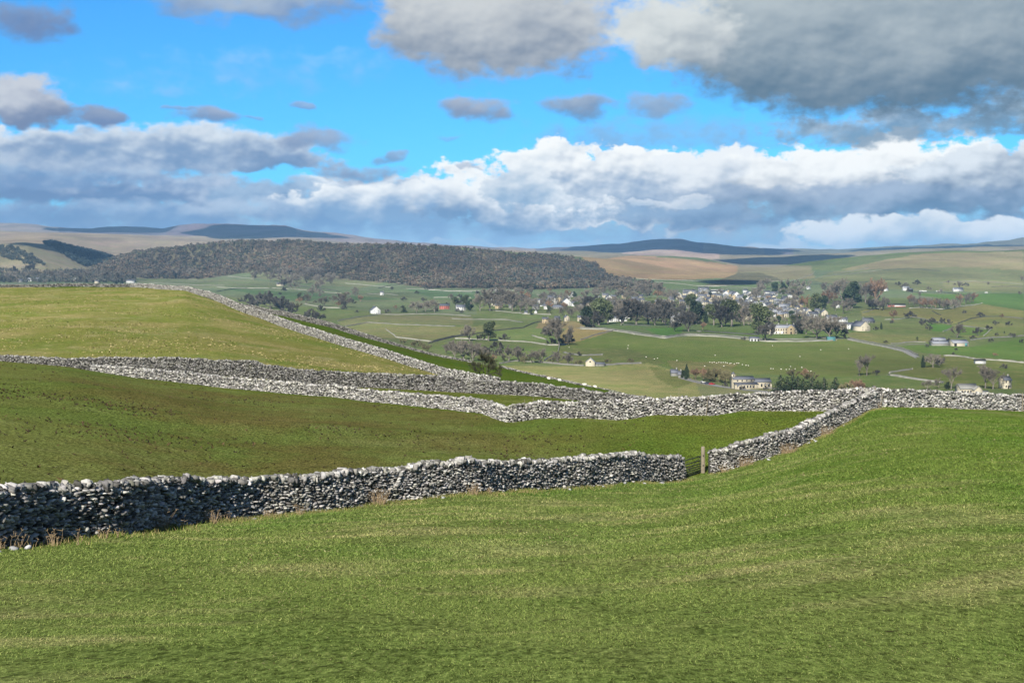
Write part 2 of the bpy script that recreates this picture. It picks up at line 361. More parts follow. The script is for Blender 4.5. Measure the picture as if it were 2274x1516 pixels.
# valley sides and fells
field([(1280, 559), (1400, 566), (1520, 574), (1640, 590), (1632, 616), (1500, 622), (1380, 618), (1320, 600)], (184, 152, 104), .6, 3200, 9400)
field([(1640, 590), (1800, 590), (1810, 618), (1700, 625), (1632, 616)], (150, 142, 100), .6, 3300, 9400)
field([(1390, 619), (1550, 624), (1640, 618), (1800, 622), (1800, 640), (1400, 640)], (104, 130, 76), .3, 2900, 5200)
field([(1560, 636), (1600, 620), (1640, 606), (1690, 606), (1740, 622), (1660, 632)], (104, 98, 74), .3, 2900, 6000)
field([(1800, 622), (1850, 603), (1960, 590), (2100, 583), (2274, 585), (2274, 650), (1900, 640)], (132, 140, 88), .5, 2900, 6500)
field([(1860, 600), (1960, 578), (2050, 563), (2274, 558), (2274, 600), (2100, 592), (1980, 596)], (166, 154, 108), .6, 3900, 9400)
field([(2090, 625), (2160, 620), (2274, 628), (2274, 642), (2100, 640)], (152, 154, 100), .5, 2900, 5200)
mm = YG > 6500
setc(mm & (Ucg < 1180), (162, 146, 112), .5)
setc(mm & (Ucg >= 1180), (146, 138, 104), .5)
setc((YG > 3900) & (YG < 6500) & (Ucg < 260), (150, 140, 108), .5)
setc((YG > 5300) & (YG < 9400) & (Ucg < 1180), (162, 146, 112), .5)
farm = YG > 10800
setc(farm, (112, 108, 112), .4)
setc(farm & (Ucg > 370) & (Ucg < 640), (116, 104, 110), .8)
setc(farm & (Ucg >= 660) & (Ucg < 1190), (150, 134, 120), .5)
setc(farm & (Ucg < 130), (150, 140, 124), .5)
setc(farm & (Ucg > 1560) & (Ucg < 1700), (150, 134, 112), .5)
setc(farm & (Ucg > 1760), (120, 122, 96), .4)
setc((YG > 9000) & (YG <= 10800) & (Ucg > 1380) & (Ucg < 1600), (186, 162, 134), .4)
# wood floor
wood_poly = [(205, 600), (240, 580), (300, 563), (400, 553), (480, 543), (640, 536), (740, 547), (900, 549), (1000, 553), (1130, 566), (1250, 573), (1320, 588), (1345, 612), (1375, 634), (1300, 640), (1180, 643), (1060, 640), (950, 640), (880, 630), (760, 620), (700, 616), (560, 604), (500, 612), (440, 620), (330, 619), (250, 614)]
setc((YG > 3200) & (YG < 5600) & inpoly(Ucg, VG, wood_poly), (110, 98, 80), .3)

vm = (YG > 640) & (YG < 5200); gr = alb(122, 128, 84); C[vm, :3] = C[vm, :3] * .72 + gr * .28
# ------------------------------------------------------------------ ground material
mG, nt, bs = newmat('turf')
geo = N(nt, 'ShaderNodeNewGeometry'); P = geo.outputs['Position']
at_ = N(nt, 'ShaderNodeAttribute', attribute_name='tint'); base = at_.outputs['Color']; dry = at_.outputs['Alpha']
def scl(v, x, y, z):
    n = N(nt, 'ShaderNodeMapping'); nt.links.new(v, n.inputs[0]); n.inputs['Scale'].default_value = (x, y, z); return n.outputs[0]
Pf = scl(P, 1, .75, 0)
nA = noise(nt, Pf, .06, 15, .72)                 # broad to fine patchiness
nB = noise(nt, scl(P, 1, .4, 0), 1.1, 12, .8)
nC = noise(nt, scl(P, 1, .33, 0), 8., 6, .75)
nD = noise(nt, scl(P, .35, 1, 0), .012, 13, .66)
nE = noise(nt, scl(P, 1, .3, 0), 26., 3, .8)
straw = mixc(nt, .5, base, tuple(alb(190, 176, 110)))
lush_ = mixc(nt, 1., base, (.84, 1., .78), 'MULTIPLY')
c1 = mixc(nt, mrange(nt, nD, .42, .56, 0, .9), base, lush_)
sA = mathn(nt, 'MULTIPLY', mrange(nt, nA, .46, .62, 0, 1), mathn(nt, 'MAXIMUM', dry, 0.12))
c2 = mixc(nt, mathn(nt, 'MULTIPLY', sA, .85), c1, straw)
sC = mathn(nt, 'MULTIPLY', mrange(nt, nC, .55, .66, 0, .8), mathn(nt, 'MAXIMUM', mathn(nt, 'MULTIPLY', dry, .9), .25))
c3 = mixc(nt, sC, c2, straw)
# brown tussocks where dry < 0
neg = mathn(nt, 'MULTIPLY', mathn(nt, 'MINIMUM', dry, 0.), -1.)
brown = mixc(nt, .65, base, tuple(alb(116, 100, 54)))
bn = mathn(nt, 'MULTIPLY', mrange(nt, nA, .44, .56, 1, 0), mathn(nt, 'MULTIPLY', neg, 1.3), clamp=True)
c4 = mixc(nt, bn, c3, brown)
spots = mathn(nt, 'MULTIPLY', mrange(nt, noise(nt, scl(P, 1, .8, 0), 2.2, 4, .65), .56, .63, 0, 1), mathn(nt, 'MULTIPLY', neg, 1.2), clamp=True)
c5 = mixc(nt, mathn(nt, 'MULTIPLY', spots, .75), c4, tuple(alb(56, 46, 30)))
def gray(x):
    cc = N(nt, 'ShaderNodeCombineColor'); [nt.links.new(x, cc.inputs[i]) for i in range(3)]; return cc.outputs[0]
val_ = mathn(nt, 'MULTIPLY', mrange(nt, nB, .38, .62, .78, 1.22), mathn(nt, 'MULTIPLY', mrange(nt, nC, .38, .62, .38, 1.62), mrange(nt, nE, .34, .66, .45, 1.55)))
nF = noise(nt, scl(P, 1, .45, 0), .0035, 9, .62); val_ = mathn(nt, 'MULTIPLY', val_, mrange(nt, nF, .36, .64, .74, 1.26))
c6 = mixc(nt, 1., c5, gray(val_), 'MULTIPLY')
# dark specks: molehills, droppings, holes
sp = mrange(nt, noise(nt, scl(P, .7, 1, 0), 3.1, 3, .5), .67, .70, 0, .8)
c7 = mixc(nt, sp, c6, tuple(alb(60, 52, 34)))
nt.links.new(c7, bs.inputs['Base Color']); bs.inputs['Roughness'].default_value = 1.
bs.inputs['Specular IOR Level'].default_value = .0
bp = N(nt, 'ShaderNodeBump', i_Strength=.45, i_Distance=.07); hh = mathn(nt, 'ADD', mathn(nt, 'MULTIPLY', nC, .5), mathn(nt, 'ADD', nB, mathn(nt, 'MULTIPLY', nE, .25)))
nt.links.new(hh, bp.inputs['Height']); nt.links.new(bp.outputs[0], bs.inputs['Normal'])

nr, ncn = YG.shape
idx = np.arange(nr * ncn).reshape(nr, ncn)
def sheet(name, r0, r1, label):
    V = np.stack([XG[r0:r1 + 1], YG[r0:r1 + 1], ZG[r0:r1 + 1]], -1).reshape(-1, 3)
    n = r1 - r0 + 1; ii = np.arange(n * ncn).reshape(n, ncn)
    F = np.stack([ii[:-1, :-1], ii[:-1, 1:], ii[1:, 1:], ii[1:, :-1]], -1).reshape(-1, 4)
    o = mk(name, V, F, mG, None, C[r0:r1 + 1].reshape(-1, 4).astype(np.float32), True)
    return tag(o, label, kind='structure')
k1 = int(np.searchsorted(LT, math.log(620))); k2 = int(np.searchsorted(LT, math.log(5300)))
sheet('ground', 0, k1, 'green pasture slopes below the camera')
sheet('valley_ground', k1, k2, 'patchwork of green fields on the valley floor')
sheet('hills', k2, nr - 1, 'bare brown fells on the horizon')
# ------------------------------------------------------------------ stone
mStone = None
def stone_mat():
    m, nt, b = newmat('limestone')
    pos = N(nt, 'ShaderNodeNewGeometry').outputs['Position']
    a = N(nt, 'ShaderNodeAttribute', attribute_name='tint')
    n1 = noise(nt, pos, 9., 6, .7); n2 = noise(nt, pos, 1.1, 3, .5)
    f = mrange(nt, n1, .3, .7, .72, 1.25)
    c = mixc(nt, 1., a.outputs['Color'], (1, 1, 1), 'MULTIPLY')
    cc = N(nt, 'ShaderNodeCombineColor'); [nt.links.new(f, cc.inputs[i]) for i in range(3)]
    c = mixc(nt, 1., c, cc.outputs[0], 'MULTIPLY')
    lich_shade = mrange(nt, noise(nt, pos, 4.5, 4, .7), .56, .66, 0, .75)  # dark blotches: lichen with the wall's shadow painted in
    c = mixc(nt, lich_shade, c, (.075, .075, .065))
    moss = mrange(nt, n2, .6, .75, 0, .35); c = mixc(nt, moss, c, (.16, .16, .09))
    nt.links.new(c, b.inputs['Base Color']); b.inputs['Roughness'].default_value = .95
    bp = N(nt, 'ShaderNodeBump', i_Strength=.6, i_Distance=.02); nt.links.new(n1, bp.inputs['Height']); nt.links.new(bp.outputs[0], b.inputs['Normal'])
    return m
mStone = stone_mat()
mCore = simple('gap_shade', (.035, .034, .03), .2, 3.)  # very dark colour paints the shadow seen through the gaps

def cube26():
    vs = []; 
    for x in (-1, 0, 1):
        for y in (-1, 0, 1):
            for z in (-1, 0, 1):
                if (x, y, z) != (0, 0, 0): vs.append((x, y, z))
    ix = {v: i for i, v in enumerate(vs)}; F = []
    for ax in range(3):
        for sgn in (-1, 1):
            for a in (-1, 0):
                for b in (-1, 0):
                    q = []
                    for (da, db) in ((0, 0), (1, 0), (1, 1), (0, 1)):
                        p = [0, 0, 0]; p[ax] = sgn; p[(ax + 1) % 3] = a + da; p[(ax + 2) % 3] = b + db; q.append(ix[tuple(p)])
                    F.append(q if sgn > 0 else q[::-1])
    V = np.array(vs, float); r = np.linalg.norm(V, axis=1, keepdims=True); V = V / r ** .42
    return V, np.array(F)
C26 = cube26()
_v = np.array([(x, y, z) for x in (-1, 1) for y in (-1, 1) for z in (-1, 1)], float)
C8 = (_v * .8, np.array([(0, 1, 3, 2), (4, 6, 7, 5), (0, 4, 5, 1), (2, 3, 7, 6), (0, 2, 6, 4), (1, 5, 7, 3)]))

def stones(pos, dirs, half, tmpl, jit=.16, rot=.25):
    """pos Nx3 centres, dirs Nx2 unit along-wall, half Nx3 (along, across, up)"""
    T, F = tmpl; n = len(pos)
    V = np.repeat(T[None], n, 0) + rng.normal(0, jit, (n, len(T), 3)).clip(-.4, .4)
    V = V * half[:, None, :]
    a = rng.normal(0, rot, n); ca, sa = np.cos(a)[:, None], np.sin(a)[:, None]          # tilt in the face plane
    x = V[..., 0] * ca - V[..., 2] * sa; z = V[..., 0] * sa + V[..., 2] * ca; y = V[..., 1]
    b = rng.normal(0, rot, n); cb, sb = np.cos(b)[:, None], np.sin(b)[:, None]
    x, y = x * cb - y * sb, x * sb + y * cb
    X = pos[:, 0:1] + x * dirs[:, 0:1] - y * dirs[:, 1:2]; Y = pos[:, 1:2] + x * dirs[:, 1:2] + y * dirs[:, 0:1]
    Z = pos[:, 2:3] + z
    VV = np.stack([X, Y, Z], -1).reshape(-1, 3)
    FF = (F[None] + (np.arange(n) * len(T))[:, None, None]).reshape(-1, F.shape[1])
    return VV, FF
class Path:
    def __init__(s, pts, step=.5):
        """pts: (u, Y, height_m)"""
        p = np.array(pts, float); x = (p[:, 0] - U0) / FPX * p[:, 1]; y = p[:, 1]; h = p[:, 2]
        d = np.concatenate([[0], np.cumsum(np.hypot(np.diff(x), np.diff(y)))]); n = max(int(d[-1] / step), 4); t = np.linspace(0, d[-1], n)
        X = np.interp(t, d, x); Y = np.interp(t, d, y); H = np.interp(t, d, h)
        k = max(3, int(2.5 / step) | 1); X = smooth1(X, k); Y = smooth1(Y, k)
        s.s = np.concatenate([[0], np.cumsum(np.hypot(np.diff(X), np.diff(Y)))]); s.X, s.Y, s.H = X, Y, H; s.L = s.s[-1]
        s.Z = elev(X, Y); s.Z = smooth1(s.Z, k)
    def __call__(s, t):
        X = np.interp(t, s.s, s.X); Y = np.interp(t, s.s, s.Y); e = .3
        dx = np.interp(t + e, s.s, s.X) - np.interp(t - e, s.s, s.X); dy = np.interp(t + e, s.s, s.Y) - np.interp(t - e, s.s, s.Y)
        L = np.hypot(dx, dy) + 1e-9
        return X, Y, np.interp(t, s.s, s.Z), np.interp(t, s.s, s.H), dx / L, dy / L
def dry_wall(pts, label, sw=.21, sh=.105, wb=.36, wt=.2, tmpl=C26, sides=(1, -1), cap=1., light=1., dark=.3, base=.25, group='dry stone walls of the near pastures', belly=0., capsize=1., name='dry_stone_wall'):
    P_ = Path(pts, min(.6, sw * 2)); L = P_.L
    cx, cy, cz, ch, _, _ = P_(np.array([L / 2])); root = empty(name, (float(cx[0]), float(cy[0]), float(cz[0])))
    tag(root, label, 'dry stone wall', group, 'thing'); O = np.array([cx[0], cy[0], cz[0]])
    pos = []; dr = []; hf = []; 
    hmax = P_.H.max()
    rows = int((hmax + base) / sh) + 1
    for sd in sides:
        for r in range(rows):
            z = -base + (r + .5) * sh
            t = np.cumsum(rng.uniform(.6, 1.5, int(L / sw * 1.15)) * sw); t = t[t < L]
            if not len(t): continue
            X, Y, Z, H, dx, dy = P_(t); keep = z < H - .02; t = t[keep]
            X, Y, Z, H, dx, dy = [q[keep] for q in (X, Y, Z, H, dx, dy)]
            n = len(t)
            if not n: continue
            f = np.clip(z / H, 0, 1); half = wb + (wt - wb) * f + belly * np.sin(f * 3.1)
            dep = rng.uniform(.1, .17, n)
            off = sd * (half - dep * .7 + rng.normal(0, .052, n))
            # slow bulges along the old wall
            off = off + sd * .07 * vnoise(t / 1.9, np.full(n, z / 1.2), 31)
            zz = Z + z + rng.normal(0, sh * .16, n) + .05 * vnoise(t / 1.3, np.full(n, z * 3), 5)
            pos.append(np.stack([X - dy * off, Y + dx * off, zz], 1)); dr.append(np.stack([dx, dy], 1))
            hf.append(np.stack([sw * rng.uniform(.28, .74, n), dep, sh * rng.uniform(.33, .62, n)], 1))
    pos = np.vstack(pos) - O; dr = np.vstack(dr); hf = np.vstack(hf)
    VV, FF = stones(pos, dr, hf, tmpl, .2, .28)
    n = len(pos); nt_ = len(tmpl[0])
    def tints(n, lo, hi, dk):
        g = rng.uniform(lo, hi, n) * light; br = rng.random(n) < .14; g[br] *= 1.35; d = rng.random(n) < dk; g[d] *= rng.uniform(.2, .5, d.sum())
        c = np.stack([g, g * rng.uniform(.93, .98, n), g * rng.uniform(.82, .92, n)], 1); return c
    col = np.repeat(tints(n, .12, .44, dark), nt_, 0)
    mk('stone_courses', VV, FF, mStone, root, col)
    # heart: near-black fill put in for the shade between stones
    t = np.arange(0, L, max(.5, sw * 2)); X, Y, Z, H, dx, dy = P_(t); a = wb - .2; b = wt - .14
    V = []
    for (o, zz) in ((a, -base), (b, H - .1), (-b, H - .1), (-a, -base)):
        V.append(np.stack([X - dy * o, Y + dx * o, Z + zz], 1) - O)
    m_ = len(t); V = np.vstack(V); i = np.arange(m_ - 1)
    F = np.vstack([np.stack([k * m_ + i, k * m_ + i + 1, (k + 1) * m_ + i + 1, (k + 1) * m_ + i], 1) for k in range(3)])
    ends = np.array([[0, m_, 2 * m_, 3 * m_], [m_ - 1, 2 * m_ - 1, 3 * m_ - 1, 4 * m_ - 1]])
    mk('shade_core', V, np.vstack([F, ends]), mCore, root)
    if cap:
        # topstones set on edge
        P2 = []; D2 = []; H2 = []
        for k in range(2 if sw < .3 else 1):
            t = np.cumsum(rng.uniform(.55, 1.5, int(L / (sw * .72))) * sw * .78); t = t[t < L]; n = len(t)
            X, Y, Z, H, dx, dy = P_(t); off = rng.uniform(-.14, .14, n) + (k - .5) * .2 * (sw < .3)
            zz = Z + H + .01 + .09 * vnoise(t / .9, t * 0 + k, 77) + rng.normal(0, .03, n)
            P2.append(np.stack([X - dy * off, Y + dx * off, zz], 1)); D2.append(np.stack([dx, dy], 1))
            H2.append(np.stack([sw * rng.uniform(.28, .6, n), rng.uniform(.12, .2, n), rng.uniform(.06, .15, n)], 1) * capsize)
        P2 = np.vstack(P2) - O; D2 = np.vstack(D2); H2 = np.vstack(H2)
        VV, FF = stones(P2, D2, H2, tmpl, .24, .55)
        mk('topstones', VV, FF, mStone, root, np.repeat(tints(len(P2), .15, .42, .3), nt_, 0))
    return root, P_
def hm(u, Y, px): return px / FPX * Y
# near wall, left run up to the gate
w1, PW1 = dry_wall([(u, Y, hm(u, Y, h) - .06) for u, Y, v, h in W1A], 'grey dry stone wall crossing the picture from lower left up to the gate', sw=.155, sh=.07, wb=.38, wt=.2, belly=.03, dark=.34, light=1.02, capsize=1.0)
w1b, PW1B = dry_wall([(u, Y, hm(u, Y, h) - .06) for u, Y, v, h in W1B] + [(1944, 112, 1.4)], 'grey dry stone wall climbing from the gate post to the far wall corner', sw=.165, sh=.075, wb=.38, wt=.2, dark=.3)
W2 = [(1128, 112.6, 1.12), (1140, 112.3, 1.42), (1160, 112, 1.40), (1226, 112, 1.3), (1301, 112, 1.26), (1376, 112, 1.52), (1414, 112, 1.45), (1451, 112, 1.22), (1529, 112, 1.38), (1588, 112, 1.48), (1648, 112, 1.36), (1727, 112, 1.48), (1806, 112, 1.60), (1900, 112, 1.60), (1943, 112.5, 1.6), (1962, 113, 1.45), (2010, 113.5, 1.38), (2092, 115.5, 1.38), (2130, 116.5, 1.38), (2274, 120.5, 1.4), (2500, 126, 1.4)]
w2, PW2 = dry_wall(W2, 'long pale dry stone wall running level across the middle of the slope to the right', sw=.22, sh=.1, wb=.34, wt=.2, dark=.16, light=1.12, capsize=.9)
W3 = [(200, 156, .75), (300, 151, 1.0), (480, 148, 1.15), (605, 145, 1.15), (731, 141, 1.15), (856, 136, 1.1), (981, 128, 1.08), (1075, 120, 1.12), (1110, 115.5, 1.12), (1126, 113.4, 1.15), (1137, 112.5, 1.2)]
w3, PW3 = dry_wall(W3, 'pale dry stone wall running away left over the brow from the wall bend', sw=.22, sh=.105, wb=.34, wt=.2, dark=.18, light=1.08, capsize=.9)
W4 = [(-60, 176, 1.2), (20, 173, 1.15), (160, 169, 1.5), (230, 168, 1.9), (320, 167, 2.05), (400, 166, 2.15), (480, 166, 1.8), (568, 166, 2.05), (593, 166, 1.6), (705, 164, 1.72), (831, 161.5, 1.66), (981, 159, 1.72), (1150, 153, 1.4), (1200, 151, 1.35), (1326, 146, 1.1), (1421, 142.5, 1.25), (1500, 141.5, 1.3)]
w4, PW4 = dry_wall(W4, 'tall darker grey dry stone wall with wavy top along the foot of the hill field', sw=.22, sh=.1, wb=.38, wt=.22, dark=.34, light=.74)
W5 = [(290, 468, 1.25), (330, 455, 1.3), (411, 422, 1.3), (461, 402, 1.9), (480, 395, 1.95), (530, 376, 2.0), (605, 346, 2.05), (731, 301, 1.8), (856, 266, 1.6), (981, 241, 1.45), (1070, 226, 1.4), (1110, 221, 1.3)]
w5, PW5 = dry_wall(W5, 'pale dry stone wall descending the hill crest towards the hawthorn', sw=.42, sh=.2, wb=.4, wt=.25, tmpl=C8, sides=(1, -1), dark=.2, light=1.0, group='dry stone walls of the near pastures')
W6 = [(545, 478, 1.5), (630, 442, 1.6), (731, 422, 1.55), (806, 412, 1.4), (856, 402, .9), (900, 397, .6), (956, 392, .55), (1049, 382, .55)]
w6, PW6 = dry_wall(W6, 'broken dry stone wall behind the dark green strip, left of the hawthorn', sw=.45, sh=.22, tmpl=C8, dark=.3, light=.72)
W6b = [(1108, 376, .6), (1168, 369, .55), (1241, 361, .55), (1308, 351, .55), (1376, 341, .6), (1426, 331, .6)]
dry_wall(W6b, 'low sunken pale wall along the edge of the strip where sheep graze', sw=.45, sh=.2, tmpl=C8, dark=.2, light=.95, cap=0)
W7 = [(-60, 492, 1.05), (20, 490, 1.1), (100, 486, 1.1), (180, 482, 1.1), (240, 478, 1.05), (300, 472, 1.0)]
dry_wall(W7, 'thin dry stone wall along the skyline of the hill field', sw=.5, sh=.24, tmpl=C8, dark=.35, light=.72)
# ------------------------------------------------------------------ landmarks and labels
LM = [('the clerestoried church', 1668, 858), ('the long school', 1735, 740), ('the grey stone mansion', 1508, 716), ('the lone field barn', 1311, 812), ('the white-gabled cottage', 833, 696),
      ('the big cream gable', 1911, 734), ('the grey farm sheds', 2105, 766), ('the white roadside shed', 2176, 806), ('the red-fronted bungalow', 1990, 680), ('the long flat-roofed works', 1592, 651), ('the cream terrace', 2146, 878),
      ('the twin-gabled house', 1257, 678), ('the brown-field hamlet', 1228, 716), ('the long cream villa', 1358, 679), ('the white hotel', 1362, 713), ('the pale bay-fronted house', 1571, 691), ('the cream byre by the wood', 623, 635),
      ('the white bungalow pair', 1005, 688), ('the chapel spirelet', 1677, 688), ('the white lane-side hall', 1675, 756), ('the teal lane-side shed', 1845, 756), ('the white caravans', 2048, 648), ('the cream-gabled chapel', 1633, 688), ('the river-side conifers', 1800, 868),
      ('the slate-roofed church row', 1847, 714), ('the hawthorn', 1078, 846), ('the ivy-clad valley tree', 1085, 756), ('the green hospital roofs', 1740, 668)]
LM = [l for l in LM if l[0] != 'the green hospital roofs']
TAGS = []            # (object, look, category, group, u, v, landmark to skip)
def later(o, look, cat, group, u, v, skip=None): TAGS.append((o, look, cat, group, u, v, skip))
ORD = ['leftmost', 'second from left', 'third from left', 'fourth from left', 'fifth from left', 'sixth from left', 'seventh from left', 'eighth from left', 'ninth from left', 'tenth from left', 'eleventh from left', 'twelfth from left', 'thirteenth from left', 'fourteenth from left', 'fifteenth from left']
def finish_labels():
    b = {}
    for t in TAGS:
        o, look, cat, grp, u, v, skip = t
        best = min((l for l in LM if l[0] != skip), key=lambda l: math.hypot(l[1] - u, (l[2] - v) * 2.2))
        du, dv = u - best[1], v - best[2]
        rel = ('left of' if du < 0 else 'right of') if abs(du) > 1.6 * abs(dv) * 2.2 or abs(du) > 45 else ('behind' if dv < 0 else 'in front of')
        if abs(du) > 30 and abs(dv) > 14: rel = ('beyond, ' if dv < 0 else 'below, ') + ('left of' if du < 0 else 'right of')
        if best[0] == 'the hawthorn' and v > 846: rel = rel.replace('below, ', '')
        b.setdefault((look, rel, best[0]), []).append(t)
    for (look, rel, nm), ts in b.items():
        ts.sort(key=lambda t: t[4])
        for i, t in enumerate(ts):
            lab = f'{look} {rel} {nm}'
            if len(ts) > 1: lab += ', ' + (ORD[i] if i < len(ts) - 1 or i == 0 else 'rightmost')
            tag(t[0], lab, t[2], t[3], 'thing')

# ------------------------------------------------------------------ far field walls and lanes
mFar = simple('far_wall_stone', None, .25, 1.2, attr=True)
def ribbon(pts, w, h, name, mat, col, lift=0., step=6., jit=.0, ymin=640.):
    q = [at(u, v, ymin) for u, v in pts]; p = np.array(q)
    d = np.concatenate([[0], np.cumsum(np.hypot(np.diff(p[:, 0]), np.diff(p[:, 1])))]); n = max(int(d[-1] / step), 3); t = np.linspace(0, d[-1], n)
    X = np.interp(t, d, p[:, 0]); Y = np.interp(t, d, p[:, 1]); k = 3; X = smooth1(X, k); Y = smooth1(Y, k)
    dx = np.gradient(X); dy = np.gradient(Y); L = np.hypot(dx, dy) + 1e-9; dx /= L; dy /= L; Z = elev(X, Y)
    hh = h * (1 + jit * rng.uniform(-1, 1, n)) if h else 0
    O = np.array([X[n // 2], Y[n // 2], Z[n // 2]]); V = []
    if h:
        for o, z in ((w / 2, -.4), (w / 2 * .7, hh), (-w / 2 * .7, hh), (-w / 2, -.4)): V.append(np.stack([X - dy * o, Y + dx * o, Z + z], 1) - O)
        K = 4
    else:
        for o in (w / 2, -w / 2): V.append(np.stack([X - dy * o, Y + dx * o, elev(X - dy * o, Y + dx * o) + lift], 1) - O)
        K = 2
    i = np.arange(n - 1)
    F = np.vstack([np.stack([a * n + i, a * n + i + 1, (a + 1) * n + i + 1, (a + 1) * n + i], 1) for a in range(K - 1)])
    if h: F = np.vstack([F, [[0, n, 2 * n, 3 * n], [n - 1, 2 * n - 1, 3 * n - 1, 4 * n - 1]]])
    V = np.vstack(V); c = np.asarray(col)[None] * rng.uniform(.75, 1.25, (len(V), 1))
    o = mk(name, V, F, mat, None, c); o.location = O; return o
PW_, DW, MW = (.23, .22, .185), (.05, .05, .045), (.145, .14, .12)  # sunlit, shaded and plain grey looks put into the wall colour
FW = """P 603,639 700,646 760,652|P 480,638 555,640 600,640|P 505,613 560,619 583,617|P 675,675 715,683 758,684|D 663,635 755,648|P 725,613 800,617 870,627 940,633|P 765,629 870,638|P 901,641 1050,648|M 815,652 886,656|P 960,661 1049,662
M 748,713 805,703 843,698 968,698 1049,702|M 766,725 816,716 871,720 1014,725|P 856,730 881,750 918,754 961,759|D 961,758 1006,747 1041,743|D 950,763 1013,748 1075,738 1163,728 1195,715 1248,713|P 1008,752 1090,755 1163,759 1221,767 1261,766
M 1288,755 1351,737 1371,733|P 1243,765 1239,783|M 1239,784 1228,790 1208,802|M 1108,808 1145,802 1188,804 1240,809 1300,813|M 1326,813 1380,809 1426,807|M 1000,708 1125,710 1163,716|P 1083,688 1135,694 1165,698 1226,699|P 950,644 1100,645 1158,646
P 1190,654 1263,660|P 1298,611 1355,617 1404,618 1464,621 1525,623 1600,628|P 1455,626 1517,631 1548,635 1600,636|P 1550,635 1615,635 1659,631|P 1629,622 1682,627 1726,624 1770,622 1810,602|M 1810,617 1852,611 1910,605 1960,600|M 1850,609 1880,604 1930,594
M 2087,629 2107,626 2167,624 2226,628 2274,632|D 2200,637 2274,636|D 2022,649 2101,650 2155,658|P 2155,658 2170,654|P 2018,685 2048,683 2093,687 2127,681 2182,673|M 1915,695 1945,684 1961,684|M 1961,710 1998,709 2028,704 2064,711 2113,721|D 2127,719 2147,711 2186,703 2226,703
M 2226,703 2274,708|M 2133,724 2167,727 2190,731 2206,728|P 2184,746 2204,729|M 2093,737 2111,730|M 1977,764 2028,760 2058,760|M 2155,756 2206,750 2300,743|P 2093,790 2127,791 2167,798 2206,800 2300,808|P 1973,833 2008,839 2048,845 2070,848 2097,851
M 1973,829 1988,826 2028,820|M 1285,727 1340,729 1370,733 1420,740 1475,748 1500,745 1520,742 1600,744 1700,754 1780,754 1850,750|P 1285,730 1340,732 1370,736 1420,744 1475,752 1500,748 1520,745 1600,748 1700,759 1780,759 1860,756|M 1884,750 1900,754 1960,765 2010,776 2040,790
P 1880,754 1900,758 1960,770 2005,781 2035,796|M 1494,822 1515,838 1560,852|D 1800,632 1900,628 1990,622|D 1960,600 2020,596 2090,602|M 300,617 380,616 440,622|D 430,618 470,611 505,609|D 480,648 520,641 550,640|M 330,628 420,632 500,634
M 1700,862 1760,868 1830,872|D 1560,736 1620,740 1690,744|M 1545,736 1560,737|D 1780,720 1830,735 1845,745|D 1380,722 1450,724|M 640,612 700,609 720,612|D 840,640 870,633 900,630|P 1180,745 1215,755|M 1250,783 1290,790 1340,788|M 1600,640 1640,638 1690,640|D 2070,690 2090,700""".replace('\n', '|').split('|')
LK = {'P': ('limestone field wall coloured as sunlit', PW_), 'D': ('field wall coloured as shaded', DW), 'M': ('grey limestone field wall', MW)}
for ln in FW:
    k, *ps = ln.split(); pts = [tuple(float(x) for x in p.split(',')) for p in ps]
    Y = at(*pts[0])[1]; look, c = LK[k]
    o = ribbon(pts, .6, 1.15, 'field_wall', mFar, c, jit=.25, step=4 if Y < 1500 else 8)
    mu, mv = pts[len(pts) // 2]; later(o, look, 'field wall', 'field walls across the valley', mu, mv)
mRoad = simple('lane_tarmac', (.17, .165, .155), .15, .6)
for nm, pts, w_, lb in (('lane', [(1278, 728), (1340, 730.5), (1370, 734.5), (1420, 742), (1475, 750), (1500, 746.5), (1520, 743.5), (1600, 746), (1700, 756.5), (1780, 756.5), (1860, 752), (1882, 751), (1900, 756), (1960, 767.5), (2008, 778), (2038, 793)], 4.5, 'walled lane winding past the school meadow'),
                        ('lane', [(1515, 839), (1560, 851), (1600, 858), (1660, 866), (1720, 871)], 6, 'grey lane in front of the church'),
                        ('farm_track', [(1975, 767), (2030, 764), (2062, 763)], 4, 'farm track to the grey sheds'), ('lane', [(1976, 831), (2008, 836.5), (2048, 842.5), (2095, 848)], 7, 'stony lane in the valley bottom')):
    tag(ribbon(pts, w_, 0, nm, mRoad, (1, 1, 1), lift=.12, step=5), lb, kind='structure')

# ------------------------------------------------------------------ buildings
mWhite = simple('white_render', (.52, .51, .485), .06, 2., rand=.08); mCream = simple('cream_stone', (.40, .355, .265), .16, 2., rand=.15); mGrey = simple('grey_stone', (.21, .205, .185), .2, 2., rand=.15); mGold = simple('honey_stone', (.33, .26, .16), .18, 2., rand=.15)
mSlate = simple('slate', (.10, .105, .12), .2, 1.5, .6, rand=.25); mPaleR = simple('pale_roof', (.22, .225, .24), .12, .6, .6, rand=.1); mRed = simple('red_brick', (.36, .12, .09), .15, 2.); mTeal = simple('teal_sheet', (.09, .22, .22), .1, 1.)
mGlass, _nt, _b = newmat('window_glass'); _b.inputs['Base Color'].default_value = (.015, .018, .022, 1); _b.inputs['Roughness'].default_value = .15; _b.inputs['Specular IOR Level'].default_value = .5
mDark = simple('dark_timber', (.03, .028, .025), .2, 3.); mWoodP = simple('weathered_wood', (.19, .16, .115), .25, 6., bump=.3)
MATS = dict(w=mWhite, c=mCream, g=mGrey, h=mGold, s=mSlate, p=mPaleR, r=mRed, t=mTeal, d=mDark)
WORD = dict(w='white', c='cream', g='grey stone', h='honey stone', s='slate', p='pale', r='red brick', t='teal', d='dark')
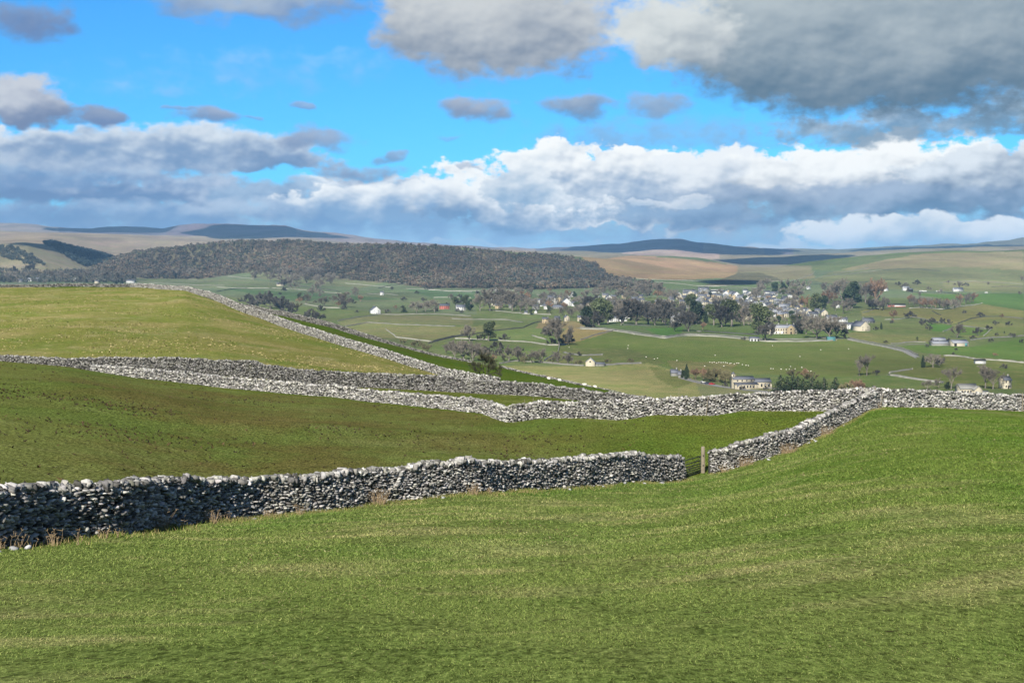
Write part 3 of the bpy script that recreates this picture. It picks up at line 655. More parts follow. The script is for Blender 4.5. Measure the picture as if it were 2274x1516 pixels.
def gable_block(W, Dp, He, Hr, ridge='x', ov=.35, th=.25):
    """walls and roof of a gabled block centred at origin, ridge along x or y"""
    wl = MB(); rf = MB()
    if ridge == 'x': a, b = W / 2, Dp / 2; sw = lambda p: p
    else: a, b = Dp / 2, W / 2; sw = lambda p: [(-y, x, z) for x, y, z in p]
    V = [(-a, -b, -1.5), (a, -b, -1.5), (a, b, -1.5), (-a, b, -1.5), (-a, -b, He), (a, -b, He), (a, b, He), (-a, b, He), (-a, 0, He + Hr), (a, 0, He + Hr)]
    wl.add(sw(V), [(0, 1, 5, 4), (2, 3, 7, 6), (1, 2, 6, 5), (3, 0, 4, 7)], [(5, 6, 9), (7, 4, 8)])
    sl = Hr / b; e = ov * sl
    for sg in (-1, 1):
        p = [(-a - ov, sg * (b + ov), He - e + .03), (a + ov, sg * (b + ov), He - e + .03), (a + ov, 0, He + Hr + .03), (-a - ov, 0, He + Hr + .03)]
        q = [(x, y, z + th) for x, y, z in p]
        F = [(0, 1, 2, 3), (7, 6, 5, 4), (0, 4, 5, 1), (1, 5, 6, 2), (2, 6, 7, 3), (3, 7, 4, 0)]
        if sg > 0: F = [f[::-1] for f in F]
        rf.add(sw(p + q), F)
    return wl, rf
def windows(root_parent, W, Dp, He, n, fl, name='window'):
    """windows on the front (-y) side"""
    for f in range(fl):
        for i in range(n):
            x = -W / 2 + W * (i + .5) / n; z = .9 + f * 2.8
            if z + 1.3 > He: continue
            m = MB(); m.box(x - .5, x + .5, -Dp / 2 - .04, -Dp / 2 + .05, z, z + 1.3); m.build(name, mGlass, root_parent)
PROTO = {}
def house(u, v, wpx, wall='w', roof='s', kind='x', look=None, fl=2, name='house', aspect=.62, rz=None, win=True, pitch=.82, chim=True, group='houses of the town', cat='house', skip=None, Hm=None):
    """u, v: middle of the foot of the front wall; wpx: width in photo pixels"""
    x, y, z = at(u, v); W = wpx / FPX * y; 
    if kind == 'x': Wd, Dp = W, max(5.5, W * aspect) if W < 16 else 8.5
    else: Wd, Dp = W, W * 1.4
    He = Hm or (2.7 * fl + .2 if W > 5 else 2.4)
    key = (round(W, 0), wall, roof, kind, fl, win, round(He, 1), chim)
    root = empty(name, (x, y, z), rz if rz is not None else rng.uniform(-.2, .35))
    if key in PROTO:
        for ch in PROTO[key]:
            c = ch.copy(); COL.objects.link(c); c.parent = root
            for g2 in [q for q in LINKS.get(ch.name, [])]:
                d = g2.copy(); COL.objects.link(d); d.parent = c
    else:
        wl, rf = gable_block(Wd, Dp, He, (Dp if kind == 'x' else Wd) * pitch * .5, 'x' if kind == 'x' else 'y')
        a = wl.build('wall', MATS[wall], root); b = rf.build('roof', MATS[roof], root); kids = [a, b]; LINKS[b.name] = []
        if chim:
            hr = (Dp if kind == 'x' else Wd) * pitch * .5
            for sx in ((-1, 1) if W > 9 and kind == 'x' else (1,)):
                m = MB(); cx_ = sx * (Wd / 2 - .7) if kind == 'x' else 0; cy_ = 0 if kind == 'x' else Dp / 2 - .8
                m.box(cx_ - .45, cx_ + .45, cy_ - .3, cy_ + .3, He + hr * .5, He + hr + 1.2); m.tube((cx_, cy_, He + hr + 1.2), (cx_, cy_, He + hr + 1.6), .13, .11, 6)
                LINKS[b.name].append(m.build('chimney', mGrey, b))
        if win and W > 5:
            n = max(2, int(W / 3.2)) if kind == 'x' else 2
            before = set(root.children)
            windows(root, Wd, Dp, He, min(n, 9), fl)
            m = MB(); m.box(-.5 + W * .06, .5 + W * .06, -Dp / 2 - .07, -Dp / 2 + .05, 0, 2.); m.build('door', mDark, root)
            kids += [q for q in root.children if q not in before]
        PROTO[key] = kids
    look = look or f"{'gabled' if kind == 'y' else ('long' if wpx > 24 else 'small' if wpx < 13 else 'square-set')} {WORD[wall]} {WORD[roof]}-roofed house"
    later(root, look, cat, group, u, v, skip)
    return root
LINKS = {}
HS = """1232 674 12 w s y|1257 678 22 w s y|1276 680 14 w s x|1288 683 13 w s x|1240 685 28 g s x|1272 659 11 g s y|1316 675 18 c s x|1344 661 14 c s x|1351 666 10 w s y|1358 679 40 c p x|1393 677 14 w s x|1409 669 14 c s x
1392 707 13 w s x|1450 707 22 w s x|1462 677 16 c s x|1476 676 10 c s y|1506 660 14 w s y|1530 649 26 w s x|1562 646 24 g s x|1548 658 12 c s x|1560 663 18 c s x|1553 693 12 w s y|1211 717 14 h s x|1237 714 12 g s x|1258 713 10 c s y|1289 713 14 c s x
1612 657 14 w s y|1633 659 13 w s y|1663 659 15 w s y|1703 654 13 w s x|1719 657 16 w s x|1740 653 15 g p x|1715 671 16 c s x|1743 667 13 g s x|1567 677 14 c s x|1582 681 14 h s x|1603 682 17 c s x|1633 688 24 c s y|1645 664 14 c s x|1620 671 14 c s x|1585 671 12 g s x
1571 668 12 h s x|1659 700 12 c s y|1684 700 17 c s x|1698 694 11 c s y|1721 685 20 c s x|1740 687 20 w p x|1754 693 30 w p x|1726 700 20 w p x|1743 704 16 c s x|1763 704 18 w s x|1777 701 13 c s y|1805 705 20 w s x|1830 701 13 c s y|1847 714 24 w s x|1872 718 18 w s x
1870 730 18 c s x|1888 730 15 w s x|1911 734 26 c s y|1927 717 26 g s x|1967 646 10 w s x|2012 645 15 w p x|2022 648 9 d s x|2127 647 24 w s x|1103 648 8 w s y|1100 679 17 c s x|1168 697 7 w s x|1190 695 6 w s y|1023 689 20 w s x|987 686 22 r s x|1158 664 12 w s x
1172 665 10 w s x|1185 674 12 c s x|1140 681 12 c s x|1205 676 11 g s x|1219 664 10 w s x|1300 672 12 c s x|1330 668 10 g s y|1425 672 12 c s x|1440 679 12 h s x|1490 668 12 c s x|1515 676 14 c s x|1530 684 13 g s x|1540 671 11 w s y|1600 694 13 c s x|1618 698 12 h s x
1640 676 13 g s x|1655 684 12 c s x|1668 672 11 w s x|1693 677 12 c s x|1700 666 11 g s x|1730 677 13 w s x|1757 681 13 h s x|1770 689 12 c s x|1785 694 13 w s x|1790 710 13 c s x|1596 662 12 c s x|1578 657 11 w s y|1520 665 11 g s x|1655 650 11 w s x|1690 646 10 c s x
1755 661 11 w s x|1768 671 11 c s x|1815 696 12 g s x|833 696 19 w s y|848 655 8 w s x|623 635 17 c s x|290 628 18 w s x|75 624 24 w p x|170 625 8 w s y|45 627 10 g s x|215 629 9 c s x|2232 862 20 c s x|1497 834 15 g s x|1510 838 8 g s x|1795 642 8 w s x|1840 662 11 w s x|1860 683 9 w s x|1940 634 8 w s x|1925 647 8 w s x""".replace('\n', '|').split('|')
for h_ in HS:
    u, v, wpx, wa, ro, kd = h_.split(); u = float(u); v = float(v); wpx = float(wpx)
    sk = None
    for l in LM:
        if abs(l[1] - u) < 5 and abs(l[2] - v) < 4: sk = l[0]
    grp = 'houses of the town' if 1080 < u < 1940 else 'houses and cottages out in the valley'
    house(u, v, wpx, wa, ro, kd, fl=2 if wpx < 26 or wa == 'c' else 1, group=grp, skip=sk, rz=(.35 if u > 1900 else rng.uniform(-.15, .3)))
# the packed middle of the town
taken = [tuple(float(q) for q in h_.split()[:2]) for h_ in HS]
for i in range(46):
    u = rng.uniform(1090, 1500); v = rng.uniform(661, 688) + (u - 1300) * .004
    if min(math.hypot(u - a, (v - b) * 2.4) for a, b in taken) < 8: continue
    taken.append((u, v)); house(u, v, rng.uniform(9, 16), rng.choice(['w', 'c', 'g', 'g', 'h']), 's', rng.choice(['x', 'x', 'y']), fl=2)
k_ = 0
while k_ < 95:
    u = rng.uniform(1500, 1800); v = rng.uniform(652, 712)
    if not inpoly(np.array([u]), np.array([v]), [(1505, 655), (1600, 650), (1680, 656), (1750, 668), (1790, 690), (1800, 705), (1760, 712), (1640, 708), (1570, 698), (1510, 680)])[0]: continue
    if min(math.hypot(u - a, (v - b) * 2.4) for a, b in taken) < 8: continue
    taken.append((u, v)); k_ += 1
    house(u, v, rng.uniform(9, 15), rng.choice(['w', 'c', 'c', 'g', 'h', 'g']), rng.choice(['s', 's', 'p']), rng.choice(['x', 'x', 'y']), fl=2)
def special(u, v, name, look, cat, rz=0.):
    x, y, z = at(u, v); r = empty(name, (x, y, z), rz); tag(r, look, cat, kind='thing'); return r, y / FPX
# works with a long flat dark roof and white fascia
r, k = special(1592, 650, 'works_building', 'long white works building with dark flat roof at the back of the town', 'building')
m = MB(); m.box(-13, 13, -5, 5, -1, 3.4); m.build('wall', mWhite, r); m = MB(); m.box(-14, 14, -6, 6, 3.4, 6.2); m.build('roof', mDark, r); m = MB(); m.box(-14.2, 14.2, -6.2, 6.2, 6.2, 6.9); m.build('fascia', mWhite, r)
# grey mansion
r, k = special(1508, 717, 'mansion', 'big shaded grey stone mansion with slate roof between dark trees', 'mansion', .1)
wl, rf = gable_block(24, 11, 8, 4.2); wl.build('wall', mGrey, r); b = rf.build('roof', mPaleR, r)
for x in (-9, 0, 9): m = MB(); m.box(x - .6, x + .6, -.5, .5, 10, 14.2); m.build('chimney', mGrey, b)
windows(r, 24, 11, 8.2, 6, 2)
wl, rf = gable_block(6, 5, 8, 2.6, 'y'); o = wl.build('front_bay', mGrey, r); o.location = (-7, -5.5, 0); o = rf.build('bay_roof', mPaleR, r); o.location = (-7, -5.5, 0)
# long school
r, k = special(1735, 741, 'school', 'long two-storey stone school with grey slate roof and projecting gabled porch wing', 'school', .06)
W = 66 * k; wl, rf = gable_block(W, 10, 7.2, 3.4); wl.build('wall', mCream, r); b = rf.build('roof', mPaleR, r)
for x in (-W * .38, -W * .1, W * .2, W * .42): m = MB(); m.box(x - .6, x + .6, -.5, .5, 9.3, 12.6); m.build('chimney', mGrey, b)
for f in range(2):
    for i in range(12):
        x = -W / 2 + W * (i + .5) / 12
        if .16 < (x / W) < .36: continue
        m = MB(); m.box(x - .65, x + .65, -5.06, -4.9, .9 + f * 3.1, 2.7 + f * 3.1); m.build('window', mGlass, r)
for i in range(4):
    x = -W / 2 + 4 + i * 4.1; m = MB(); m.box(x - 1.3, x + 1.3, -6.6, -4.98, -.8, 2.9); m.build('bay_window', mWhite, r)
wl, rf = gable_block(8, 9, 7.4, 3.2, 'y'); o = wl.build('porch_wing', mGold, r); o.location = (W * .26, -5, 0); o = rf.build('wing_roof', mPaleR, r); o.location = (W * .26, -5, 0)
m = MB(); m.box(W * .26 - .9, W * .26 + .9, -9.58, -9.4, 0, 3); m.build('door', mDark, r); m = MB(); m.box(W * .26 - .9, W * .26 + .9, -9.58, -9.4, 4.6, 6.3); m.build('window', mGlass, r)
# church
r, k = special(1667, 861, 'church', 'cream stone church with clerestory, slate roofs and a bell turret at its left end', 'church', .2)
a = k; Ln = 88 * k
def cbox(nm, mat, x0, x1, y0, y1, z0, z1, par=r): m = MB(); m.box(x0, x1, y0, y1, z0, z1); return m.build(nm, mat, par)
x0 = -Ln / 2; xm = x0 + Ln * .55; x1 = Ln / 2
wl, rf = gable_block(xm - x0, 6.5, 6.1, 1.5, 'x', .3); o = wl.build('nave_wall', mCream, r); o.location = ((x0 + xm) / 2, 0, 0); o = rf.build('nave_roof', mSlate, r); o.location = ((x0 + xm) / 2, 0, 0)
wl, rf = gable_block(x1 - xm, 6.6, 4.1, 2.0, 'x', .3); o = wl.build('chancel_wall', mCream, r); o.location = ((x1 + xm) / 2, 0, 0); o = rf.build('chancel_roof', mSlate, r); o.location = ((x1 + xm) / 2, 0, 0)
m = MB(); V = [(x0, -7, -1.5), (xm + 1, -7, -1.5), (xm + 1, -3.3, -1.5), (x0, -3.3, -1.5), (x0, -7, 3.), (xm + 1, -7, 3.), (xm + 1, -3.3, 3.9), (x0, -3.3, 3.9)]
m.add(V, [(0, 1, 5, 4), (1, 2, 6, 5), (2, 3, 7, 6), (3, 0, 4, 7)]); m.build('aisle_wall', mCream, r)
m = MB(); V = [(x0 - .3, -7.3, 2.94), (xm + 1.3, -7.3, 2.94), (xm + 1.3, -3.28, 3.95), (x0 - .3, -3.28, 3.95)]; m.add(V + [(x, y, z + .25) for x, y, z in V], [(0, 3, 2, 1), (4, 5, 6, 7), (0, 1, 5, 4), (1, 2, 6, 5), (2, 3, 7, 6), (3, 0, 4, 7)]); m.build('aisle_roof', mSlate, r)
for i in range(4): cbox('clerestory_window', mGlass, x0 + 2.2 + i * 3.2, x0 + 3.2 + i * 3.2, -3.31, -3.2, 4.75, 5.55)
for i in range(6): cbox('window', mGlass, x0 + 3.6 + i * 2.05, x0 + 4.5 + i * 2.05, -7.05, -6.9, .7, 2.3)
for i in range(4): cbox('window', mGlass, xm + 2.0 + i * 2.5, xm + 3.1 + i * 2.5, -3.36, -3.2, .9, 2.9)
for x in (x0 + .6, xm - .5, xm + .9, x1 - .3): cbox('buttress', mCream, x - .35, x + .35, -7.7 if x < xm + 1 else -4.1, -6.98 if x < xm + 1 else -3.28, -1, 2.6)
wl, rf = gable_block(3., 2.4, 2.0, 1.2, 'y', .2); o = wl.build('porch', mCream, r); o.location = (x0 + 2.0, -8.2, 0); o = rf.build('porch_roof', mSlate, r); o.location = (x0 + 2.0, -8.2, 0); cbox('door', mDark, x0 + 1.2, x0 + 2.8, -10.27, -10.2, 0, 2.)
cbox('bell_turret', mCream, x0 - .1, x0 + 1.9, -1, 1, 5.6, 9.4); m = MB(); m.add([(x0 - .3, -1.2, 9.42), (x0 + 2.1, -1.2, 9.42), (x0 + 2.1, 1.2, 9.42), (x0 - .3, 1.2, 9.42), (x0 + .9, 0, 11.)], [(0, 3, 2, 1)], [(0, 1, 4), (1, 2, 4), (2, 3, 4), (3, 0, 4)]); m.build('turret_cap', mSlate, r)
cbox('bell_opening', mDark, x0 + .5, x0 + 1.3, -1.05, -.95, 7.7, 9.)
# lone barn
r, k = special(1311, 812, 'field_barn', 'lone stone field barn, gable to the viewer, low lean-to on its right', 'barn', -.1)
wl, rf = gable_block(7.2, 8, 3.2, 2.9, 'y'); wl.build('wall', mCream, r); rf.build('roof', mPaleR, r); m = MB(); m.box(-.6, .6, -4.06, -3.9, 3., 4.1); m.build('pitching_hole', mDark, r)
wl, rf = gable_block(8, 4.6, 1.7, 1.1); o = wl.build('lean_to_wall', mGrey, r); o.location = (7.2, .6, 0); o = rf.build('lean_to_roof', mSlate, r); o.location = (7.2, .6, 0)
# hotel
r, k = special(1362, 714, 'hotel', 'white hotel with rows of dark windows under the dark trees', 'hotel', .05)
wl, rf = gable_block(26 * k, 9, 5.6, 2.6); wl.build('wall', mWhite, r); rf.build('roof', mSlate, r); windows(r, 26 * k, 9, 5.6, 6, 2); m = MB(); m.box(12 * k, 30 * k, -4, 3, -1, 3); m.build('side_wing', mWhite, r); m = MB(); m.box(11.5 * k, 30.5 * k, -4.3, 3.3, 3, 3.4); m.build('wing_roof', mSlate, r)
# pale bay house
r, k = special(1571, 692, 'bay_fronted_house', 'big pale house with broad white front bay behind clipped dark trees', 'house', 0)
wl, rf = gable_block(24 * k, 9, 6.4, 3.); wl.build('wall', mCream, r); rf.build('roof', mPaleR, r); windows(r, 24 * k, 9, 6.4, 5, 2)
m = MB(); th = np.linspace(math.pi, 2 * math.pi, 9); V = [(4 * math.cos(t), -4.5 + 2.6 * math.sin(t), z) for z in (-1, 6.) for t in th]; m.add(V, [(i, i + 1, i + 10, i + 9) for i in range(8)]); m.build('bay', mWhite, r)
# spirelet
r, k = special(1677, 688, 'chapel_spire', 'slender pale stone chapel spirelet rising from the roofs', 'spire')
m = MB(); m.box(-1.2, 1.2, -1.2, 1.2, -1, 7); m.build('shaft', mCream, r); m = MB(); m.tube((0, 0, 7), (0, 0, 12.5), 1.5, .08, 8); m.build('spire_cap', mPaleR, r)
# farm sheds
r, k = special(2088, 767, 'farm_shed', 'long low grey sheet-roofed farm shed, nearer of the farm sheds', 'farm shed', .12)
wl, rf = gable_block(42 * k, 9, 2.4, 2.4); wl.build('wall', mGrey, r); rf.build('roof', mPaleR, r)
r, k = special(2084, 760, 'farm_shed', 'small pale farm shed behind the long low grey one', 'farm shed', .12)
wl, rf = gable_block(28 * k, 8, 2.8, 2.4); wl.build('wall', mWhite, r); rf.build('roof', mPaleR, r); m = MB(); m.box(-4, -1.6, -4.06, -3.9, 0, 2.6); m.build('door', mDark, r)
r, k = special(2128, 768, 'farm_shed', 'cream-walled open-ended farm shed with pale roof, right of the others', 'farm shed', .15)
wl, rf = gable_block(36 * k, 12, 3.4, 2.8); wl.build('wall', mCream, r); rf.build('roof', mPaleR, r); m = MB(); m.box(-16 * k, -10 * k, -6.06, -5.9, 0, 3.2); m.build('door', mDark, r); m = MB(); m.box(9 * k, 15 * k, -6.06, -5.9, 0, 3.4); m.build('sliding_door', mTeal, r)
r, k = special(2176, 807, 'roadside_shed', 'bright white low shed with dark roof beside the valley lane', 'shed', .05)
wl, rf = gable_block(22 * k, 5, 2.6, 1.); wl.build('wall', mWhite, r); rf.build('roof', mDark, r)
r, k = special(1675, 757, 'lane_hall', 'low white hall with black doors beside the walled lane', 'hall', .05)
wl, rf = gable_block(20 * k, 7, 3., 1.5); wl.build('wall', mWhite, r); rf.build('roof', mSlate, r)
for i in range(3): m = MB(); m.box(-4 + i * 3.4, -2.4 + i * 3.4, -3.57, -3.4, 0, 2.3); m.build('door', mDark, r)
r, k = special(1845, 756, 'lane_shed', 'teal sheet-metal shed at the bend of the walled lane', 'shed', 0)
wl, rf = gable_block(17 * k, 6, 2.8, 1.2); wl.build('wall', mTeal, r); rf.build('roof', mTeal, r)
r, k = special(1990, 681, 'bungalow', 'red-fronted bungalow with white gable panels and black roof by the copse', 'bungalow', .05)
wl, rf = gable_block(40 * k, 8, 3.2, 2.); wl.build('wall', mWhite, r); rf.build('roof', mDark, r); m = MB(); m.box(-21 * k, -6 * k, -6.5, -4.02, -1, 2.8); m.build('front_wing', mRed, r); m = MB(); m.box(-4 * k, 20 * k, -4.3, -4.02, -.5, 1.1); m.build('plinth', mRed, r)
# terrace below the near wall
r, k = special(2146, 884, 'terrace', 'cream stone terrace with red-framed windows and cross gable just over the wall', 'terraced house', .12)
wl, rf = gable_block(40 * k, 8, 6., 2.6); wl.build('wall', mCream, r); rf.build('roof', mGrey, r); windows(r, 40 * k, 8, 6., 6, 2)
wl, rf = gable_block(18 * k, 7, 5.6, 2., 'y'); o = wl.build('cross_gable', mCream, r); o.location = (16 * k, -3.4, 0); o = rf.build('gable_roof', mGrey, r); o.location = (16 * k, -3.4, 0)
wl, rf = gable_block(26 * k, 6, 2.6, 1.6); o = wl.build('outbuilding', mGrey, r); o.location = (36 * k, 0, 0); o = rf.build('outbuilding_roof', mGrey, r); o.location = (36 * k, 0, 0)
# caravans
def van(u, v, L=5.5):
    x, y, z = at(u, v); r = empty('caravan', (x, y, z), rng.uniform(-.3, .3))
    m = MB(); m.add([(-L / 2, -1.1, .45), (L / 2, -1.1, .45), (L / 2, 1.1, .45), (-L / 2, 1.1, .45), (-L / 2 - .2, -1.1, 1.6), (L / 2 + .2, -1.1, 1.6), (L / 2 + .2, 1.1, 1.6), (-L / 2 - .2, 1.1, 1.6), (-L / 2 + .4, -1., 2.7), (L / 2 - .4, -1., 2.7), (L / 2 - .4, 1., 2.7), (-L / 2 + .4, 1., 2.7)],
          [(0, 3, 2, 1)] + [(a, b, b + 4, a + 4) for o in (0, 4) for a, b in ((o, o + 1), (o + 1, o + 2), (o + 2, o + 3))] + [(3, 0, 4, 7), (7, 4, 8, 11), (8, 9, 10, 11)]); m.build('body', mWhite, r)
    m = MB(); m.box(-L * .3, L * .1, -1.14, -1.02, 1.4, 2.1); m.build('window', mGlass, r); m = MB(); m.tube((0, -1.1, .35), (0, -.9, .35), .35, .35, 10); m.build('wheel', mDark, r); return r
for i, (u, v) in enumerate(((2046, 647.5), (2054, 648), (2083, 648), (2190, 651))): later(van(u, v, 8 if i < 3 else 6), 'white caravan', 'caravan', 'white caravans along the far road', u, v, 'the white caravans' if i < 2 else None)
# cars on the church lane
def car(u, v, mat, word):
    x, y, z = at(u, v); r = empty('car', (x, y, z + .0), .25)
    def loft(prof, wd):
        n = len(prof); V = [(px, s * wd, pz) for s in (-1, 1) for px, pz in prof]; return V, [tuple([i, (i + 1) % n, n + (i + 1) % n, n + i]) for i in range(n)]
    m = MB(); V, Q = loft([(-2.1, .35), (2.1, .35), (2.15, .75), (1.1, .95), (-1.9, 1.), (-2.15, .8)], .85); m.add(V, Q, [(0, 2, 1), (0, 3, 2), (0, 4, 3), (0, 5, 4), (6, 7, 8), (6, 8, 9), (6, 9, 10), (6, 10, 11)])
    m.box(-1.25, .35, -.68, .68, 1.35, 1.45); m.build('body', mat, r)
    m = MB(); m.add([(-1.7, -.78, .98), (.95, -.78, .96), (.95, .78, .96), (-1.7, .78, .98), (-1.3, -.66, 1.36), (.4, -.66, 1.36), (.4, .66, 1.36), (-1.3, .66, 1.36)], [(4, 5, 6, 7), (0, 1, 5, 4), (1, 2, 6, 5), (2, 3, 7, 6), (3, 0, 4, 7)]); m.build('glasshouse', mGlass, r)
    for sx in (-1.3, 1.3):
        for sy in (-1, 1): m = MB(); m.tube((sx, sy * .7, .32), (sx, sy * .88, .32), .32, .32, 12); m.build('wheel', mDark, r)
    tag(r, word, 'car', 'cars parked along the church lane', 'thing')
mCarR = simple('red_paint', (.35, .03, .03), .05, 1, .4); mCarK = simple('dark_blue_paint', (.02, .025, .05), .05, 1, .4)
car(1560, 850, mWhite, 'white car parked on the church lane, left of the dark and red cars'); car(1572, 852.5, mCarK, 'dark car parked between the white and the red car on the church lane'); car(1581, 854, mCarR, 'red car parked on the church lane nearest the church')

# ------------------------------------------------------------------ trees
def rot_to(d):
    d = np.asarray(d, float); d = d / np.linalg.norm(d); a = np.cross(d, (0, 0, 1.)) if abs(d[2]) < .95 else np.array([1., 0, 0]); a /= np.linalg.norm(a); return a, np.cross(d, a)
def leaves(n, centre, rad, size, T, Cc=None, colr=None, up=.0):
    """n small triangles inside an ellipsoid, denser to the outside"""
    p = rng.normal(size=(n, 3)); p /= np.linalg.norm(p, axis=1, keepdims=True); p *= (rng.random((n, 1)) ** .45)
    p = p * np.asarray(rad) + np.asarray(centre)
    a = rng.normal(size=(n, 3)); a /= np.linalg.norm(a, axis=1, keepdims=True); b = np.cross(a, rng.normal(size=(n, 3))); b /= np.linalg.norm(b, axis=1, keepdims=True)
    s = size * rng.uniform(.6, 1.4, (n, 1)); T.append(np.stack([p + a * s, p - a * s * .6 + b * s * .8, p - a * s * .6 - b * s * .8], 1).reshape(-1, 3))
def bare(seed, spread=.42, twigs=2300, tw=.0055, clear=.22, lean=0., depth=4):
    """leafless tree of height 1: trunk mesh, crown mesh (limbs and twigs)"""
    R = random.Random(seed); tr = MB(); cr = MB(); tips = []
    top = np.array([R.uniform(-.03, .03) + lean, R.uniform(-.03, .03), clear])
    tr.tube((0, 0, -.04), top * .5 + (0, 0, 0), .034, .026, 8, cap=False); tr.tube(top * .5, top, .026, .02, 8)
    def grow(p, d, L, r, lv):
        d = np.array(d); q = p + d * L * .5 + np.array([R.uniform(-1, 1), R.uniform(-1, 1), R.uniform(-.3, .6)]) * L * .08; e = q + (d + np.array([R.uniform(-.25, .25), R.uniform(-.25, .25), .15])) * L * .5
        cr.tube(p, q, r, r * .8, 5 if lv < 2 else 3, cap=False); cr.tube(q, e, r * .8, r * .6, 5 if lv < 2 else 3, cap=False)
        if lv >= 2: tips.append((q, d)); tips.append((e, d))
        if lv >= depth: return
        for i in range(R.choice((2, 3, 3))):
            a, b = rot_to(d); th = R.uniform(0, 6.28); sp = R.uniform(.35, .85)
            nd = d + (a * math.cos(th) + b * math.sin(th)) * sp; nd[2] += .12; nd /= np.linalg.norm(nd)
            grow(e if i else q + (e - q) * .3, nd, L * R.uniform(.62, .82), r * .58, lv + 1)
    n0 = R.choice((4, 5, 6))
    for i in range(n0):
        th = 6.283 * i / n0 + R.uniform(-.4, .4); el = R.uniform(.5, 1.25) if i else 1.45
        d = np.array([math.cos(th) * math.cos(el) * spread / .42, math.sin(th) * math.cos(el) * spread / .42, math.sin(el)]); grow(top, d / np.linalg.norm(d), R.uniform(.2, .27), .016, 1)
    # twigs
    tp = np.array([t[0] for t in tips]); td = np.array([t[1] for t in tips]); k = rng.integers(0, len(tp), twigs)
    d = td[k] * .7 + rng.normal(0, .6, (twigs, 3)) + (0, 0, .15); d /= np.linalg.norm(d, axis=1, keepdims=True); L = rng.uniform(.035, .10, (twigs, 1)); b = np.cross(d, rng.normal(size=(twigs, 3))); b /= np.linalg.norm(b, axis=1, keepdims=True)
    p = tp[k] + rng.normal(0, .012, (twigs, 3)); w_ = tw * rng.uniform(.5, 1.3, (twigs, 1))
    V = np.stack([p + b * w_, p - b * w_, p + d * L], 1).reshape(-1, 3); cr.add(V, None, np.arange(len(V)).reshape(-1, 3))
    # normalise to height 1
    zmax = max(v[:, 2].max() for v in cr.v)
    for mbx in (tr, cr): mbx.v = [v / zmax for v in mbx.v]
    return tr, cr
def leafy(seed, lobes=9, n=2600, size=.035, w_=.36, lo=.25, tall=.5):
    R = random.Random(seed); tr = MB(); tr.tube((0, 0, -.03), (0, 0, lo + .1), .035, .025, 8)
    for i in range(5): th = i * 1.3; tr.tube((0, 0, lo * .8), (math.cos(th) * w_ * .6, math.sin(th) * w_ * .6, lo + .3), .016, .006, 5)
    T = []
    for i in range(lobes):
        th = R.uniform(0, 6.28); rr = R.uniform(.2, 1) * w_ * .72; z = R.uniform(lo, 1 - .16); f = 1 - abs(z - (lo + (1 - lo) * .42)) * .9
        leaves(n // lobes, (math.cos(th) * rr * f, math.sin(th) * rr * f, z), (w_ * R.uniform(.3, .5), w_ * R.uniform(.3, .5), R.uniform(.1, .17)), size, T)
    leaves(n // 3, (0, 0, lo + (1 - lo) * .45), (w_ * .6, w_ * .6, (1 - lo) * .42), size, T)
    cr = MB(); V = np.vstack(T); cr.add(V, None, np.arange(len(V)).reshape(-1, 3)); return tr, cr
def conifer(seed, w_=.38, layers=14, n=380):
    R = random.Random(seed); tr = MB(); tr.tube((0, 0, -.03), (0, 0, .95), .028, .004, 7); T = []
    for i in range(layers):
        z = .06 + .9 * i / layers; r = w_ * (1 - i / layers) ** .8 + .012
        for j in range(max(4, int(9 * (1 - i / layers)))):
            th = R.uniform(0, 6.28); rr = r * R.uniform(.75, 1.15); m = max(4, int(n * (1 - i / layers) / 9))
            t = rng.random((m, 1)) ** .7; p = np.hstack([math.cos(th) * rr * t, math.sin(th) * rr * t, z - .05 * t + rng.normal(0, .008, (m, 1))]) + rng.normal(0, .012, (m, 3))
            a = rng.normal(size=(m, 3)) * (1, 1, .4); a /= np.linalg.norm(a, axis=1, keepdims=True); b = np.cross(a, rng.normal(size=(m, 3))); b /= np.linalg.norm(b, axis=1, keepdims=True); s = .03 * rng.uniform(.6, 1.4, (m, 1))
            T.append(np.stack([p + a * s, p - a * s * .6 + b * s * .7, p - a * s * .6 - b * s * .7], 1).reshape(-1, 3))
    V = np.vstack(T); cr = MB(); cr.add(V, None, np.arange(len(V)).reshape(-1, 3)); return tr, cr
def cypress(seed):
    tr = MB(); tr.tube((0, 0, -.03), (0, 0, .3), .025, .015, 6); T = []
    for i in range(14):
        z = .08 + .84 * i / 13; r = .2 * math.sin(math.pi * min(1, (z + .12)) ** .8) ** .6 * (1 - .3 * z); leaves(190, (rng.normal(0, .01), rng.normal(0, .01), z), (r, r, .07), .026, T)
    V = np.vstack(T); cr = MB(); cr.add(V, None, np.arange(len(V)).reshape(-1, 3)); return tr, cr
mBark = simple('bark', (.13, .115, .095), .2, 4., rand=.2)
def leafmat(name, c, rand=.3): return simple(name, c, .25, 1.5, rand=rand)
mTwig = leafmat('bare_twigs', (.165, .145, .115)); mTwigD = leafmat('dark_twigs', (.075, .07, .06)); mRus = leafmat('russet_twigs', (.21, .135, .085)); mIvy = leafmat('ivy_leaves', (.075, .09, .04)); mEv = leafmat('dark_evergreen', (.035, .052, .026), .2); mOl = leafmat('olive_scrub', (.15, .135, .07))
protoL = bpy.data.collections.new('unused')
def proto(kind, i, gen, mat):
    tr, cr = gen; a = tr.build('trunk', mBark, link=False); b = cr.build('crown', mat, link=False); return a.data, b.data
